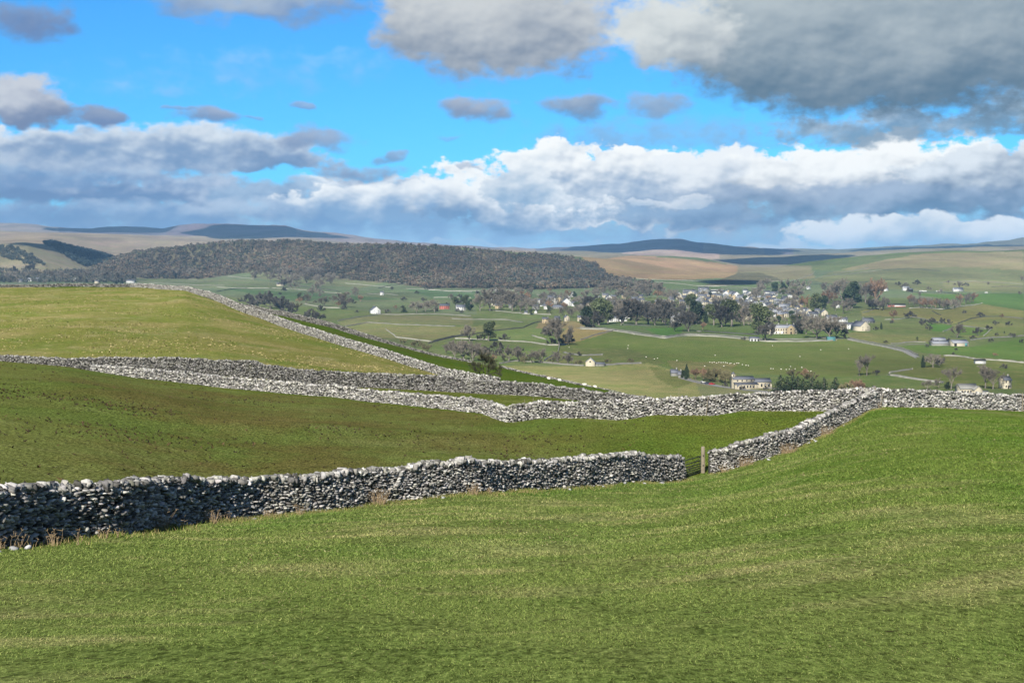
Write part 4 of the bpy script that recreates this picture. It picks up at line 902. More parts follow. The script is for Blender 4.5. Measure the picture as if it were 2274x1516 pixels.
KT = {'b': [proto('b', i, bare(10 + i, .46 + .06 * (i % 3), 3400, .0065, .13), mTwig) for i in range(5)],
      'd': [proto('d', i, bare(30 + i, .52, 5600, .009, .08), mTwigD) for i in range(3)],
      'r': [proto('r', i, bare(50 + i, .4, 3600, .008, .12), mRus) for i in range(3)],
      'e': [proto('e', i, leafy(70 + i, 12, 2100, .028, .38), mIvy) for i in range(3)],
      'k': [proto('k', i, leafy(80 + i, 11, 2300, .03, .32, .14), mEv) for i in range(3)],
      'c': [proto('c', i, conifer(90 + i), mEv) for i in range(3)], 'y': [proto('y', i, cypress(95 + i), mEv) for i in range(2)],
      's': [proto('s', i, bare(110 + i, .75, 3600, .012, .05, depth=3), mTwigD) for i in range(3)], 'o': [proto('o', i, bare(120 + i, .7, 3400, .011, .05, depth=3), mOl) for i in range(2)],
      'p': [proto('p', i, bare(130 + i, .26, 2200, .006, .2), mTwig) for i in range(2)]}
KN = {'b': ('bare_tree', 'bare grey-brown tree', 'tree'), 'd': ('bare_tree', 'dense dark bare tree', 'tree'), 'r': ('bare_tree', 'russet bare tree', 'tree'), 'e': ('ivy_tree', 'ivy-green broad tree', 'tree'), 'k': ('evergreen_tree', 'blackish evergreen tree', 'tree'),
      'c': ('conifer', 'young dark green conifer', 'conifer'), 'y': ('cypress', 'dark columnar cypress', 'cypress'), 's': ('thorn_bush', 'dark thorn bush', 'bush'), 'o': ('scrub_bush', 'olive-brown scrub bush', 'bush'), 'p': ('slender_tree', 'slender bare tree', 'tree')}
def tree(u, v, hpx, kind, ws=1., ymin=640.):
    x, y, z = at(u, v, ymin); h = hpx / FPX * y; td, cd = random.choice(KT[kind]); nm, look, cat = KN[kind]
    r = empty(nm, (x, y, z - .1), rng.uniform(0, 6.28)); r.scale = (h * ws, h * ws, h)
    a = bpy.data.objects.new('trunk', td); b = bpy.data.objects.new('crown', cd)
    for q in (a, b): COL.objects.link(q); q.parent = r
    sz = 'tall ' if hpx > 42 else 'small ' if hpx < 19 else ''
    later(r, sz + look, cat, {'tree': 'leafless and evergreen trees of the valley', 'bush': 'bushes and scrub of the valley', 'conifer': 'conifers', 'cypress': 'cypresses'}[cat], u, v); return r
TR = """b 600 624 22|b 625 627 24|b 650 629 24|b 680 630 22|b 710 631 22|b 735 632 20|b 566 616 16|b 655 642 16|b 700 645 18|b 720 680 24|b 765 682 32|b 680 674 24|b 740 672 18|s 860 695 10|c 897 693 16|b 925 694 26|b 945 692 26|b 965 693 30|e 1012 682 24|e 1032 680 26
k 1043 690 26|b 1066 690 40|b 1088 690 50|b 1115 682 48|b 1138 690 50|b 1000 666 14|s 1021 661 9|b 1043 757 36|e 1085 757 46|s 1068 756 16|s 1120 755 16|s 1212 744 20|s 1226 746 22|b 1243 767 62|s 1262 764 28|s 1225 765 16|b 1030 799 46|b 1050 802 46|b 1072 798 30|b 1010 792 30|b 990 785 22
b 1130 801 36|b 1150 803 30|b 1180 806 30|b 1202 806 34|b 1240 808 28|b 1260 809 24|o 1285 811 14|o 1350 808 13|o 1400 806 12|o 1165 806 16|o 1225 806 14|k 1305 727 52|e 1330 722 62|e 1350 718 50|s 1318 728 40|b 1383 718 56|d 1413 720 58|b 1440 720 50|d 1455 722 36|d 1478 722 60|d 1497 735 22|d 1530 736 46
k 1546 720 56|y 1567 717 32|e 1585 722 48|d 1603 726 52|b 1375 668 30|b 1397 668 26|b 1420 656 30|b 1440 656 32|b 1462 656 28|b 1380 640 28|b 1400 642 24|b 1490 671 30|b 1345 644 22|s 1312 632 16|e 1625 725 62|b 1652 722 46|e 1690 741 70|d 1699 757 40|e 1702 701 22|y 1776 741 42|d 1790 742 38|b 1815 752 50
b 1842 752 54|d 1858 751 36|s 1652 756 9|b 1680 670 30|b 1688 660 30|k 1722 652 28|k 1740 648 22|b 1752 645 28|b 1700 642 26|b 1770 652 24|b 1768 664 26|r 1792 690 36|e 1812 692 46|k 1830 686 32|b 1870 672 56|k 1892 684 62|b 1905 668 32|b 1922 672 46|r 1945 672 56|b 1962 688 30|b 1850 668 36|r 1838 674 30|b 1880 690 30
b 1560 660 16|b 1590 676 18|b 1610 676 20|k 1577 661 14|b 1640 700 24|b 1660 694 26|b 1670 700 24|r 1648 708 22|b 1712 695 22|b 1735 700 18|k 1757 708 20|b 1780 716 26|b 1800 722 28|b 1820 728 30|e 1760 720 22|k 1730 717 18|b 1700 715 24|b 1715 722 20|d 1512 700 22|b 1535 705 24|b 1520 690 20|b 1500 690 24|b 1480 690 26|d 1492 700 24
b 1425 700 30|b 1405 695 28|b 1380 695 26|e 1400 690 22|b 1370 690 22|b 1330 690 24|b 1310 695 24|b 1290 700 26|b 1270 705 24|b 1250 700 20|b 1190 690 30|b 1170 688 28|b 1155 694 26|e 1145 685 20|b 1205 668 20|b 1225 662 18|k 1276 660 14|b 1300 662 20|b 1325 660 20|b 1120 652 16|b 1090 652 14|b 1180 655 18|b 1145 652 16
r 1985 709 22|s 2020 707 18|s 2048 722 15|s 2070 721 17|s 2064 733 12|s 2092 717 12|s 2106 719 12|b 2125 750 32|d 2172 746 20|s 2195 733 12|y 1957 731 16|s 1945 733 9|y 2050 816 28|b 2072 816 32|s 2086 812 22|p 1925 834 48|p 1908 834 36|d 1945 834 14|p 2112 864 50|p 2188 862 56|p 2205 864 48|b 2060 864 22|b 2085 862 24|k 2104 864 18
s 2230 818 12|s 2245 746 8|s 2270 762 10|s 1995 634 10|s 2036 632 12|b 2012 640 14|b 2130 640 16|y 1525 842 34|k 1517 839 20|r 1545 842 26|r 1562 844 28|o 1578 846 30|o 1596 848 30|o 1612 850 28|o 1628 852 24|r 1590 838 22|o 1762 840 22|r 1790 842 26|o 1800 850 26|c 1734 871 42|c 1748 871 38|c 1760 872 42|c 1772 872 40|c 1784 872 34
c 1804 871 38|c 1816 872 30|c 1830 871 36|c 1856 871 36|o 1880 874 26|r 1892 873 32|r 1906 874 34|c 1925 876 20|c 1938 877 24|s 1955 878 18|s 1610 858 10|s 1630 861 9|s 1650 864 8|s 1700 866 9|s 550 674 24|s 572 682 34|s 600 686 42|s 625 692 36|s 645 698 28|s 690 710 26|s 706 713 22|s 712 690 14|o 660 690 20|o 925 772 18|o 950 782 20|o 895 765 14
b 20 624 22|b 50 621 22|b 85 619 24|b 115 621 22|b 140 624 24|b 170 622 22|b 200 620 26|b 230 622 24|b 262 626 24|k 258 635 12|k 271 636 13|b 300 622 22|b 330 618 22|b 360 617 22|b 395 616 20|b 425 612 18|d 70 606 20|d 30 608 18""".replace('\n', '|').split('|')
for t_ in TR:
    k, u, v, h_ = t_.split(); tree(float(u), float(v), float(h_) * 1.05, k, 1.15 if k in 'bek' else 1.3 if k == 'c' else 1.)
# the planted copse
for i in range(16):
    u = 2022 + i * 9.4 + rng.uniform(-2, 2); v = 678 + 8 * math.sin(i / 15 * 3.1) + rng.uniform(-3, 2) - (6 if i > 11 else 0)
    tree(u, v, 25, 'r' if i % 3 == 0 else 'b', .95)
# the hawthorn by the wall end
tr, cr = bare(333, .62, 5200, .0042, .16, depth=5)
x, y, z = at(1079, 850, 215); h = 80 / FPX * y; r = empty('hawthorn', (x, y, z - .1)); r.scale = (h * 1.05, h * 1.05, h)
tr.build('trunk', mDark, r); cr.build('crown', leafmat('hawthorn_twigs', (.05, .05, .028), 0.), r); tag(r, 'dark spreading hawthorn beside the end of the descending wall', 'tree', kind='thing')
# ------------------------------------------------------------------ the wooded hill
def wood(name, poly, n, y0, y1, hts, cols, label, tris=46, conif=.04, csize=.17):
    us = np.array([p[0] for p in poly]); vs_ = np.array([p[1] for p in poly]); P3 = []
    while len(P3) < n:
        m = 20000; yy = np.exp(rng.uniform(math.log(y0), math.log(y1), m)); uu = rng.uniform(us.min(), us.max(), m); xx = (uu - U0) / FPX * yy; zz = elev(xx, yy); vv = V0 - FPX * zz / yy
        ok = inpoly(uu, vv, poly); P3 += list(np.stack([xx, yy, zz], 1)[ok])
    P3 = np.array(P3[:n]); T0 = []; leaves(tris * 2 // 3, (0, 0, .6), (.42, .42, .36), csize, T0); leaves(tris // 3, (0, 0, .3), (.2, .2, .3), csize * .8, T0); T0 = np.vstack(T0)
    T1 = []; [leaves(8, (0, 0, .15 + i * .14), (.2 - i * .03,) * 2 + (.1,), .11, T1) for i in range(6)]; T1 = np.vstack(T1)
    V = []; Cc = []
    isC = rng.random(n) < conif * 2 * np.clip(vnoise(P3[:, 0] / 160, P3[:, 1] / 260, 3) + .5, 0, 1)
    for T, sel, cl in ((T0, ~isC, cols), (T1, isC, [(.022, .035, .022), (.03, .045, .028)])):
        q = P3[sel]; m = len(q)
        if not m: continue
        th = rng.uniform(0, 6.28, m); h = rng.uniform(*hts, m) * rng.choice([.8, 1., 1.25], m) * (1.05 if cl is not cols else 1.); ws = h * rng.uniform(.8, 1.25, m)
        X = T[None, :, 0] * np.cos(th)[:, None] - T[None, :, 1] * np.sin(th)[:, None]; Y = T[None, :, 0] * np.sin(th)[:, None] + T[None, :, 1] * np.cos(th)[:, None]
        V.append(np.stack([X * ws[:, None] + q[:, 0:1], Y * ws[:, None] + q[:, 1:2], T[None, :, 2] * h[:, None] + q[:, 2:3]], -1).reshape(-1, 3))
        kk = rng.integers(0, len(cl), m); c = .84 * np.array(cl)[kk] * rng.uniform(.75, 1.25, (m, 1)) * (1 + .35 * vnoise(q[:, 0] / 90, q[:, 1] / 200, 12))[:, None]; Cc.append(np.repeat(c, len(T), 0))
    V = np.vstack(V); Cc = np.vstack(Cc); o = mk(name, V, np.arange(len(V)).reshape(-1, 3), mWood, None, Cc)
    return tag(o, label, 'wood', kind='stuff')
mWood = simple('wood_canopy', None, .2, .05, attr=True)
BR = [(.12, .096, .07), (.105, .09, .066), (.128, .10, .068), (.09, .084, .058), (.075, .078, .05), (.135, .10, .066)]
wood('woodland', wood_poly, 11000, 3200, 5600, (9, 15), BR, 'grey-brown leafless wood covering the long hill across the valley')
wood('woodland', [(1140, 600), (1200, 592), (1300, 590), (1340, 604), (1350, 622), (1310, 640), (1200, 640), (1120, 625)], 900, 3200, 5200, (9, 13), [(.07, .075, .06), (.09, .08, .07), (.055, .065, .055)], 'wood coloured dark as in cloud shadow, right-hand end of the wooded hill')  # dark crown colours stand in for a cloud shadow
wood('plantation', [(96, 541), (110, 538), (250, 570), (248, 578), (215, 592), (190, 592), (165, 582), (140, 566), (118, 552)], 1500, 3900, 6400, (10, 14), [(.02, .03, .03), (.025, .035, .03)], 'blue-black conifer plantation in the side valley', conif=.0)
wood('woodland', [(-60, 546), (30, 550), (75, 572), (100, 590), (60, 590), (0, 570), (-60, 565)], 500, 3900, 6400, (8, 12), [(.05, .06, .05), (.07, .07, .05)], 'dark scrubby wood on the left spur')
wood('woodland', [(-100, 596), (0, 598), (80, 606), (180, 602), (250, 606), (300, 618), (300, 628), (-100, 628)], 1300, 3300, 4600, (8, 12), [(.10, .10, .08), (.075, .08, .06), (.13, .115, .09)], 'olive-grey woods in the valley bottom behind the hill field')
wood('woodland', [(1330, 612), (1380, 618), (1440, 628), (1480, 640), (1400, 652), (1330, 650)], 260, 2700, 4300, (7, 11), BR, 'thin bare wood below the brown fell')

# scattered scrub, hedge trees and garden trees that fill the valley
SC = [('b', 1080, 1500, 655, 690, 34, 18), ('s', 560, 1060, 640, 700, 26, 10), ('s', 1960, 2270, 690, 800, 22, 11), ('b', 2000, 2270, 625, 660, 12, 13), ('s', 1100, 1500, 640, 655, 12, 9), ('b', 560, 740, 605, 640, 26, 20), ('b', 650, 820, 650, 690, 14, 20), ('b', 1090, 1300, 660, 700, 16, 22), ('b', 1340, 1520, 655, 700, 16, 22), ('b', 1560, 1790, 655, 735, 34, 20), ('b', 1090, 1330, 655, 690, 14, 26), ('d', 1290, 1560, 690, 722, 12, 40), ('b', 1760, 1960, 640, 700, 20, 26), ('s', 1000, 1300, 780, 808, 9, 16), ('b', 990, 1120, 778, 804, 7, 30), ('b', 1520, 1660, 690, 732, 10, 28)]
for kd, ua, ub, va, vb, cnt, hh_ in SC:
    for i in range(cnt):
        u = rng.uniform(ua, ub); v = rng.uniform(va, vb)
        tree(u, v, hh_ * rng.uniform(.6, 1.15), kd if rng.random() < .75 else rng.choice(['r', 'e', 'd']))
finish_labels()
# ------------------------------------------------------------------ sheep
mWool = simple('wool', (.62, .58, .50), .1, 6.); mFace = simple('sheep_face', (.05, .045, .04), .1, 6.)
def sheep_mesh():
    me = bpy.data.meshes.new('s'); P_ = [(0, 0, .55), (.28, 0, .57), (.5, 0, .66), (.66, 0, .62), (-.3, 0, .56), (-.48, 0, .5)]; E_ = [(0, 1), (1, 2), (2, 3), (0, 4), (4, 5)]; R_ = [.27, .25, .13, .085, .26, .1]
    for sx, par in ((.28, 1), (-.32, 4)):
        for sy in (-.13, .13):
            i = len(P_); P_ += [(sx, sy, .34), (sx, sy, .02)]; E_ += [(par, i), (i, i + 1)]; R_ += [.07, .035]
    me.from_pydata(P_, E_, []); o = bpy.data.objects.new('s', me); COL.objects.link(o)
    m = o.modifiers.new('k', 'SKIN'); 
    for i, r_ in enumerate(R_): me.skin_vertices[0].data[i].radius = (r_, r_)
    me.skin_vertices[0].data[0].use_root = True; o.modifiers.new('s', 'SUBSURF').levels = 1
    dg = bpy.context.evaluated_depsgraph_get(); m2 = bpy.data.meshes.new_from_object(o.evaluated_get(dg)); bpy.data.objects.remove(o)
    m2.materials.clear(); m2.materials.append(mWool); m2.materials.append(mFace)
    for p in m2.polygons:
        p.use_smooth = True; c = p.center
        if c.x > .56 or c.z < .22: p.material_index = 1
    return m2
SM = sheep_mesh()
def sheep(u, v, lab, grp, ymin, s=1.15):
    x, y, z = at(u, v, ymin); o = bpy.data.objects.new('sheep', SM); COL.objects.link(o); o.location = (x, y, z); o.scale = (s,) * 3; o.rotation_euler = (0, 0, rng.choice([0, 3.14]) + rng.uniform(-.6, .6)); tag(o, lab, 'sheep', grp, 'thing')
for (u, v), l in zip(((1219, 844), (1243, 858), (1298, 859), (1298, 866), (1322, 865)), ('sheep standing highest up the dark green strip', 'sheep on the dark strip, second from left', 'sheep at the wall edge of the strip, behind another sheep', 'sheep grazing just in front of another sheep on the strip', 'rightmost sheep on the dark green strip')):
    sheep(u, v, l, 'sheep on the strip behind the walls', 300, .85)
fs = [(1395, 768), (1394, 774.5), (1435, 793.5), (1453, 798), (1460, 796.5), (1503, 801.5), (1408, 743.5), (1264, 772), (1588, 790)]
for x_, y_ in ((150, 1168), (180, 1172), (205, 1165), (235, 1178), (262, 1168), (290, 1172), (318, 1170), (345, 1172), (370, 1176), (402, 1184), (418, 1180), (458, 1188), (490, 1178), (515, 1180), (560, 1198), (605, 1207), (637, 1210), (325, 1216), (920, 1249), (950, 1250), (1050, 1256), (1115, 1260), (1155, 1257), (1170, 1222), (1190, 1266), (1227, 1252), (1312, 1234), (1390, 1280), (1425, 1281), (1288, 1095), (1903, 998), (86, 1217), (940, 957), (1550, 1010)): fs.append((1550 + x_ / 5.685, 600 + y_ / 5.685))
for i, (u, v) in enumerate(fs):
    if i < 9: l = 'tiny white sheep ' + ['upper of the pair right of the brown field', 'lower of the pair right of the brown field', 'well left of the close pair near the cypress', 'left one of the close pair near the cypress', 'right one of the close pair near the cypress', 'straight above the cypress', 'just below the kinked lane wall', 'beside the leaning bare tree', 'alone above the church flock'][i]
    else: l = 'tiny white sheep grazing in the scattered flock above the church'
    sheep(u, v, l, 'white sheep dotted over the big green field', 640, 1.0)

# ------------------------------------------------------------------ gate, posts, stakes
mGateM = simple('dark_steel', (.035, .04, .038), .15, 5., .6)
def P3(u, v, Y): return np.array([(u - U0) / FPX * Y, Y, -(v - V0) / FPX * Y])
g0 = P3(1519, 1054, 88.2); g1 = P3(1555, 1045, 90.2); gh = 1.06
g0[2] = float(elev(g0[0], g0[1])) + .06; g1[2] = float(elev(g1[0], g1[1])) + .06
r = empty('field_gate', tuple(g0)); tag(r, 'dark seven-barred metal field gate closing the gap in the near wall', 'gate', kind='thing'); dv = g1 - g0
zz = [0, .14, .28, .42, .58, .78, gh]
for z_ in zz: m = MB(); m.tube((0, 0, z_), tuple(dv + (0, 0, z_)), .034, .034, 6); m.build('bar', mGateM, r)
for f in (.0, 1.): m = MB(); p = dv * f; m.tube(tuple(p + (0, 0, -.02)), tuple(p + (0, 0, gh + .04)), .03, .03, 6); m.build('stile', mGateM, r)
m = MB(); m.tube((0, 0, 0), tuple(dv + (0, 0, gh)), .015, .015, 5); m.build('brace', mGateM, r)
p = P3(1561, 1046, 90.3); z0 = float(elev(p[0], p[1])); r = empty('gate_post', (p[0], p[1], z0)); tag(r, 'stout weathered post standing at the right of the metal gate', 'post', kind='thing')
m = MB(); V = []
for z_, w_ in ((-.3, .125), (.6, .12), (1.3, .115), (1.72, .105), (1.76, .07)): V += [(sx * w_ + rng.normal(0, .008), sy * w_ * .8 + rng.normal(0, .008), z_ + rng.normal(0, .006)) for sx, sy in ((-1, -1), (1, -1), (1, 1), (-1, 1))]
m.add(V, [(k * 4 + i, k * 4 + (i + 1) % 4, k * 4 + 4 + (i + 1) % 4, k * 4 + 4 + i) for k in range(4) for i in range(4)] + [(16, 17, 18, 19)]); m.build('post_body', mWoodP, r)
m = MB(); m.box(-.03, .03, -.16, -.11, .5, .56); m.box(-.03, .03, -.16, -.11, 1.15, 1.21); m.build('hinge_pin', mGateM, r)
p = P3(1514.5, 1054, 88.0); z0 = float(elev(p[0], p[1])); m = MB(); m.tube((0, 0, -.2), (0.02, 0, 1.12), .06, .05, 7); o = m.build('gate_post', mDark); o.location = (p[0], p[1] + .1, z0); tag(o, 'thin dark post at the left end of the metal gate', 'post', kind='thing')
def stake(u0, v0, u1, v1, Y, lab, r_=.035):
    a = P3(u0, v0, Y); b = P3(u1, v1, Y - .05); m = MB(); n = 5; pr = np.zeros(3)
    for i in range(n): q = (b - a) * (i + 1) / n + rng.normal(0, .006, 3); m.tube(pr, q, r_ * (1 - .08 * i), r_ * (1 - .08 * (i + 1)), 6, cap=i == n - 1); pr = q
    o = m.build('wooden_stake', mWoodP); o.location = a; tag(o, lab, 'stake', 'stakes along the walls', 'thing')
stake(1568, 921, 1573, 880, 111.5, 'long pale stake leaning against the level wall above the gate', .045)
stake(1184, 900, 1184, 884, 112.6, 'short pale stake standing behind the wall near its bend'); stake(1165, 900, 1164, 886, 112.6, 'fainter short stake left of its neighbour near the wall bend', .025)
stake(1943, 903, 1944, 858, 111.9, 'pale stake sticking up at the wall corner', .05); stake(1957, 895, 1962, 872, 112.2, 'leaning pale stake just right of the wall corner', .035)
stake(2271, 916, 2271, 872, 119.7, 'pale upright stake at the right edge of the level wall', .05); stake(1507, 900, 1508, 860, 160, 'thin pale pole behind the wall, alone on the slope', .03)
for i, (u, a, b) in enumerate(((340, 640, 633), (420, 650, 641), (461, 664, 650), (503, 680, 662), (573, 700, 690), (745, 765, 748))): stake(u, a, u, b, 440 - (u - 340) * .42 - 1, ['first', 'second', 'third', 'fourth', 'fifth', 'sixth'][i] + ' thin stake from the top along the descending hill wall', .05)

# ------------------------------------------------------------------ grass and dead stalks
def tint_at(x, y):
    iu = np.clip(np.searchsorted(UC, U0 + FPX * x / y), 0, len(UC) - 1); it = np.clip(np.searchsorted(LT, np.log(y)), 0, len(LT) - 1); return C[it, iu, :3]
def elevw(p): return elev(p[:, 0], p[:, 1])
def blades(X, Y, hl, hh, w_, cols, k=3, lean=.5, rel=False):
    n = len(X); X = np.repeat(X, k) + rng.normal(0, .025, n * k); Y = np.repeat(Y, k) + rng.normal(0, .025, n * k); n *= k; Z = elev(X, Y) - .01
    th = rng.uniform(0, 3.14, n); q_ = (np.minimum(Y, 34 + Y * .18) * .001 if rel else 1.); h = rng.uniform(hl, hh, n) * q_; ww = w_ * rng.uniform(.6, 1.4, n) * q_; lx = rng.normal(0, lean, n) * h; ly = rng.normal(0, lean, n) * h
    dx = np.cos(th) * ww; dy = np.sin(th) * ww * .6
    V = np.stack([np.stack([X - dx, Y - dy, Z], 1), np.stack([X + dx, Y + dy, Z], 1), np.stack([X + lx, Y + ly, Z + h], 1)], 1).reshape(-1, 3)
    c = np.array(cols)[rng.integers(0, len(cols), n)] * rng.uniform(.6, 1.4, (n, 1)); return V, np.repeat(c, 3, 0)
mBlade = simple('grass_blades', None, .1, 2., attr=True)
GC = [alb(112, 130, 54), alb(96, 118, 44), alb(120, 132, 62), alb(136, 140, 76), alb(84, 106, 36), alb(164, 160, 104)]
n = 520000; yy = 11 + (109 - 11) * rng.random(n) ** 1.45; uu = rng.uniform(-120, 2400, n); xx = (uu - U0) / FPX * yy
yw = np.interp(uu, UC, Yw1); k_ = yy < yw - .5; pt = fbm(xx / 1.4, yy / 2.0, 3, 55); k_ &= rng.random(n) < np.clip(.55 + .6 * pt, .1, 1)
V, c = blades(xx[k_], yy[k_], .6, 1.9, .40, [(1, 1, 1), (.75, .8, .7), (1.15, 1.1, 1.1), (1.9, 1.6, 2.0), (.45, .5, .4), (1.05, 1.1, .9), (1.4, 1.35, 1.3), (.9, .95, .8)], 3, 1.2, True)
c = c * tint_at(V[:, 0], V[:, 1])
tag(mk('grass', V, np.arange(len(V)).reshape(-1, 3), mBlade, None, c), 'short grazed grass of the nearest field', 'grass', kind='stuff')
# coarse tussocks of the middle field and pale tufts of the hill field
n = 26000; yy = np.exp(rng.uniform(math.log(38), math.log(155), n)); uu = rng.uniform(-60, 1930, n); xx = (uu - U0) / FPX * yy
k_ = (yy > np.interp(uu, UC, Yw1) + 1) & (yy < np.interp(uu, UC, Yrc) - 1.5); pt = fbm(xx / 9, yy / 13, 3, 91); k_ &= rng.random(n) < np.clip(.25 + .9 * pt, .03, 1) * np.clip(1.2 - uu / 1500, .12, 1)
V, c = blades(xx[k_], yy[k_], .05, .17, .055, [alb(60, 50, 32), alb(74, 62, 36), alb(96, 80, 46), alb(50, 46, 28)], 3, .9)
tag(mk('tussock_grass', V, np.arange(len(V)).reshape(-1, 3), mBlade, None, c), 'dark brown tussocks speckling the middle field', 'tussock grass', kind='stuff')
n = 26000; yy = np.exp(rng.uniform(math.log(160), math.log(470), n)); uu = rng.uniform(-60, 1100, n); xx = (uu - U0) / FPX * yy
k_ = (yy > np.interp(uu, UC, Yrd) + 2) & (yy < np.interp(uu, UC, Yre) - 3); pt = fbm(xx / 14, yy / 22, 3, 92); k_ &= rng.random(n) < np.clip(.3 + .9 * pt, .03, 1)
V, c = blades(xx[k_], yy[k_], .04, .16, .16, [alb(196, 184, 120), alb(176, 168, 100), alb(160, 156, 84), alb(90, 92, 40)], 2, 1.2)
tag(mk('straw_grass', V, np.arange(len(V)).reshape(-1, 3), mBlade, None, c), 'pale straw tufts over the hill field', 'straw grass', kind='stuff')
n = 30000; yy = 14 + (100 - 14) * rng.random(n) ** 1.2; uu = rng.uniform(-100, 2400, n); xx = (uu - U0) / FPX * yy
k_ = yy < np.interp(uu, UC, Yw1) - .6; pt = fbm(xx / 3.2 + yy / 9, yy / 5, 3, 93); k_ &= rng.random(n) < np.clip(-.1 + 1.1 * pt, .02, 1)
V, c = blades(xx[k_], yy[k_], .4, 1.2, .5, [alb(186, 178, 120), alb(170, 164, 104), alb(150, 150, 84), alb(96, 72, 44)], 3, 1.8, True)
tag(mk('dry_grass', V, np.arange(len(V)).reshape(-1, 3), mBlade, None, c), 'bleached dry wisps lying on the nearest field', 'dry grass', kind='stuff')
# rank grass at the foot of the walls
Vs = []; Cs = []
for PWx, cnt, sd, hi in ((PW1, 16000, -1, .2), (PW1B, 8000, -1, .18), (PW2, 5000, -1, .12)):
    t = rng.uniform(0, PWx.L, cnt); t = t[rng.random(cnt) < np.clip(.5 + .8 * vnoise(t / 2.2, t * 0, 8), .05, 1)]; X, Y, Z, H, dx, dy = PWx(t); off = sd * (.36 + rng.exponential(.3, len(t)).clip(0, 1.4))
    # towards the viewer
    X2 = X - dy * off; Y2 = Y + dx * off; V, c = blades(X2, Y2, .05, hi, .011, [alb(170, 165, 96), alb(120, 138, 54), alb(100, 122, 40), alb(150, 140, 84)], 2, .45); Vs.append(V); Cs.append(c)
V = np.vstack(Vs); tag(mk('wall_foot_grass', V, np.arange(len(V)).reshape(-1, 3), mBlade, None, np.vstack(Cs)), 'longer yellowed grass along the foot of the near walls', 'grass', kind='stuff')
k_ = 0
for PWx, cnt in ((PW1, 16), (PW1B, 8)):
    for t_ in rng.uniform(1, PWx.L - 1, cnt):
        X, Y, Z, H, dx, dy = PWx(np.array([t_])); off = -(.55 + rng.exponential(.28)); x = float(X[0] - dy[0] * off); y = float(Y[0] + dx[0] * off)
        V, F = stones(np.zeros((1, 3)), np.array([[1., 0.]]), np.array([[rng.uniform(.07, .13), rng.uniform(.06, .1), rng.uniform(.04, .07)]]), C26, .16, .5)
        g_ = rng.uniform(.2, .45); o = mk('fallen_stone', V, F, mStone, None, np.full((len(V), 3), g_)); o.location = (x, y, float(elev(x, y)) + .02)
        tag(o, 'loose limestone fallen in the grass beside the ' + ('near wall' if PWx is PW1 else 'wall climbing from the gate'), 'stone', 'fallen stones beside the ' + ('near wall' if PWx is PW1 else 'climbing wall'), 'thing')
mStalk = simple('dead_stalks', (.30, .22, .13), .2, 5.); mBrack = simple('dead_bracken', (.26, .19, .11), .25, 5.)
def stalks(u, v, Y, hpx, wpx, n, lab, mat=mStalk, fan=.5):
    p = P3(u, v, Y); z0 = float(elev(p[0], p[1])); k = Y / FPX; m = MB(); W_ = wpx * k; Hh = hpx * k
    for i in range(n):
        x = rng.uniform(-.5, .5) * W_; y_ = rng.uniform(-.15, .15); h = Hh * rng.uniform(.45, 1.); pr = np.array([x * .6, y_, -.05]); d = np.array([x / max(W_, .01) * fan * 1.2 + rng.normal(0, .14), rng.normal(0, .08), 1.]); r0 = .009 if Y < 60 else .012
        for s_ in range(3): q = pr + d * h / 3; m.tube(pr, q, r0 * (1 - s_ * .25), r0 * (.75 - s_ * .25), 3, cap=False); pr = q; d = d + np.array([rng.normal(0, .16), rng.normal(0, .1), -.08])
        for s_ in range(2): q = pr + np.array([rng.normal(0, .05), rng.normal(0, .03), rng.uniform(.0, .07)]); m.tube(pr, q, .007, .003, 3, cap=False)
    o = m.build('dead_weed_clump', mat); o.location = (p[0], p[1], z0); tag(o, lab, 'dead weeds', 'dead weeds along the foot of the near wall', 'thing')
for (u, v, Y, h, w_, n, l) in ((6, 1210, 34.2, 34, 16, 9, 'dead stalks at the extreme left foot of the near wall'), (28, 1204, 34.6, 50, 14, 8, 'upright dead stalks, second clump from the left edge'), (44, 1203, 34.8, 36, 12, 12, 'reddish dead stalks beside the second clump from the left edge'), (72, 1200, 35.4, 32, 10, 5, 'two or three short dead stalks left of the fan-shaped clump'),
        (118, 1200, 36.2, 42, 44, 24, 'fan-shaped dead stalk clump left of the single tall stalk'), (173, 1203, 36.4, 46, 6, 4, 'single tall dead stalk against the near wall'), (232, 1186, 38.4, 34, 16, 10, 'small dead stalk clump between tall stalk and the big leaning clump'), (260, 1184, 38.8, 28, 10, 5, 'thin stalk pair right of a small dead clump'),
        (355, 1165, 43.2, 52, 46, 46, 'big tawny clump of dead stalks leaning right'), (398, 1160, 45, 26, 20, 14, 'low dead stalks right of the big leaning clump'), (470, 1152, 47.6, 36, 34, 36, 'dense upright dead weeds in the middle of the left wall'), (500, 1150, 48.8, 26, 26, 20, 'short dead weeds right of the dense upright ones'),
        (600, 1142, 51.6, 22, 36, 24, 'short dead weeds under the dark stretch of wall'), (665, 1139, 52.2, 30, 24, 18, 'dead weeds in the dark angle of the wall'), (842, 1118, 57, 42, 36, 56, 'big pale vase-shaped clump of dead stalks below the wall'), (1052, 1092, 61.4, 30, 28, 28, 'dead weeds below the highest hump of the wall'),
        (1082, 1092, 63, 22, 28, 22, 'spreading dead weeds right of the highest hump'), (1120, 1084, 66, 16, 26, 14, 'low dead tufts right of the hump')): stalks(u, v, Y, h, w_, n, l)
for (u, v, Y, h, w_, n, l) in ((1650, 1022, 90.3, 26, 60, 90, 'rusty dead bracken patch nearest the gate post'), (1610, 1037, 89.2, 20, 24, 26, 'thin rusty stems close to the gate post'), (1751, 1004, 94.2, 28, 48, 90, 'tawny dead bracken clump half way up the climbing wall'), (1836, 963, 101.5, 24, 44, 70, 'uppermost dead bracken clump on the climbing wall'), (1946, 902, 110.5, 20, 16, 30, 'dead bracken at the wall corner')): stalks(u, v, Y, h, w_, n, l, mBrack, .8)
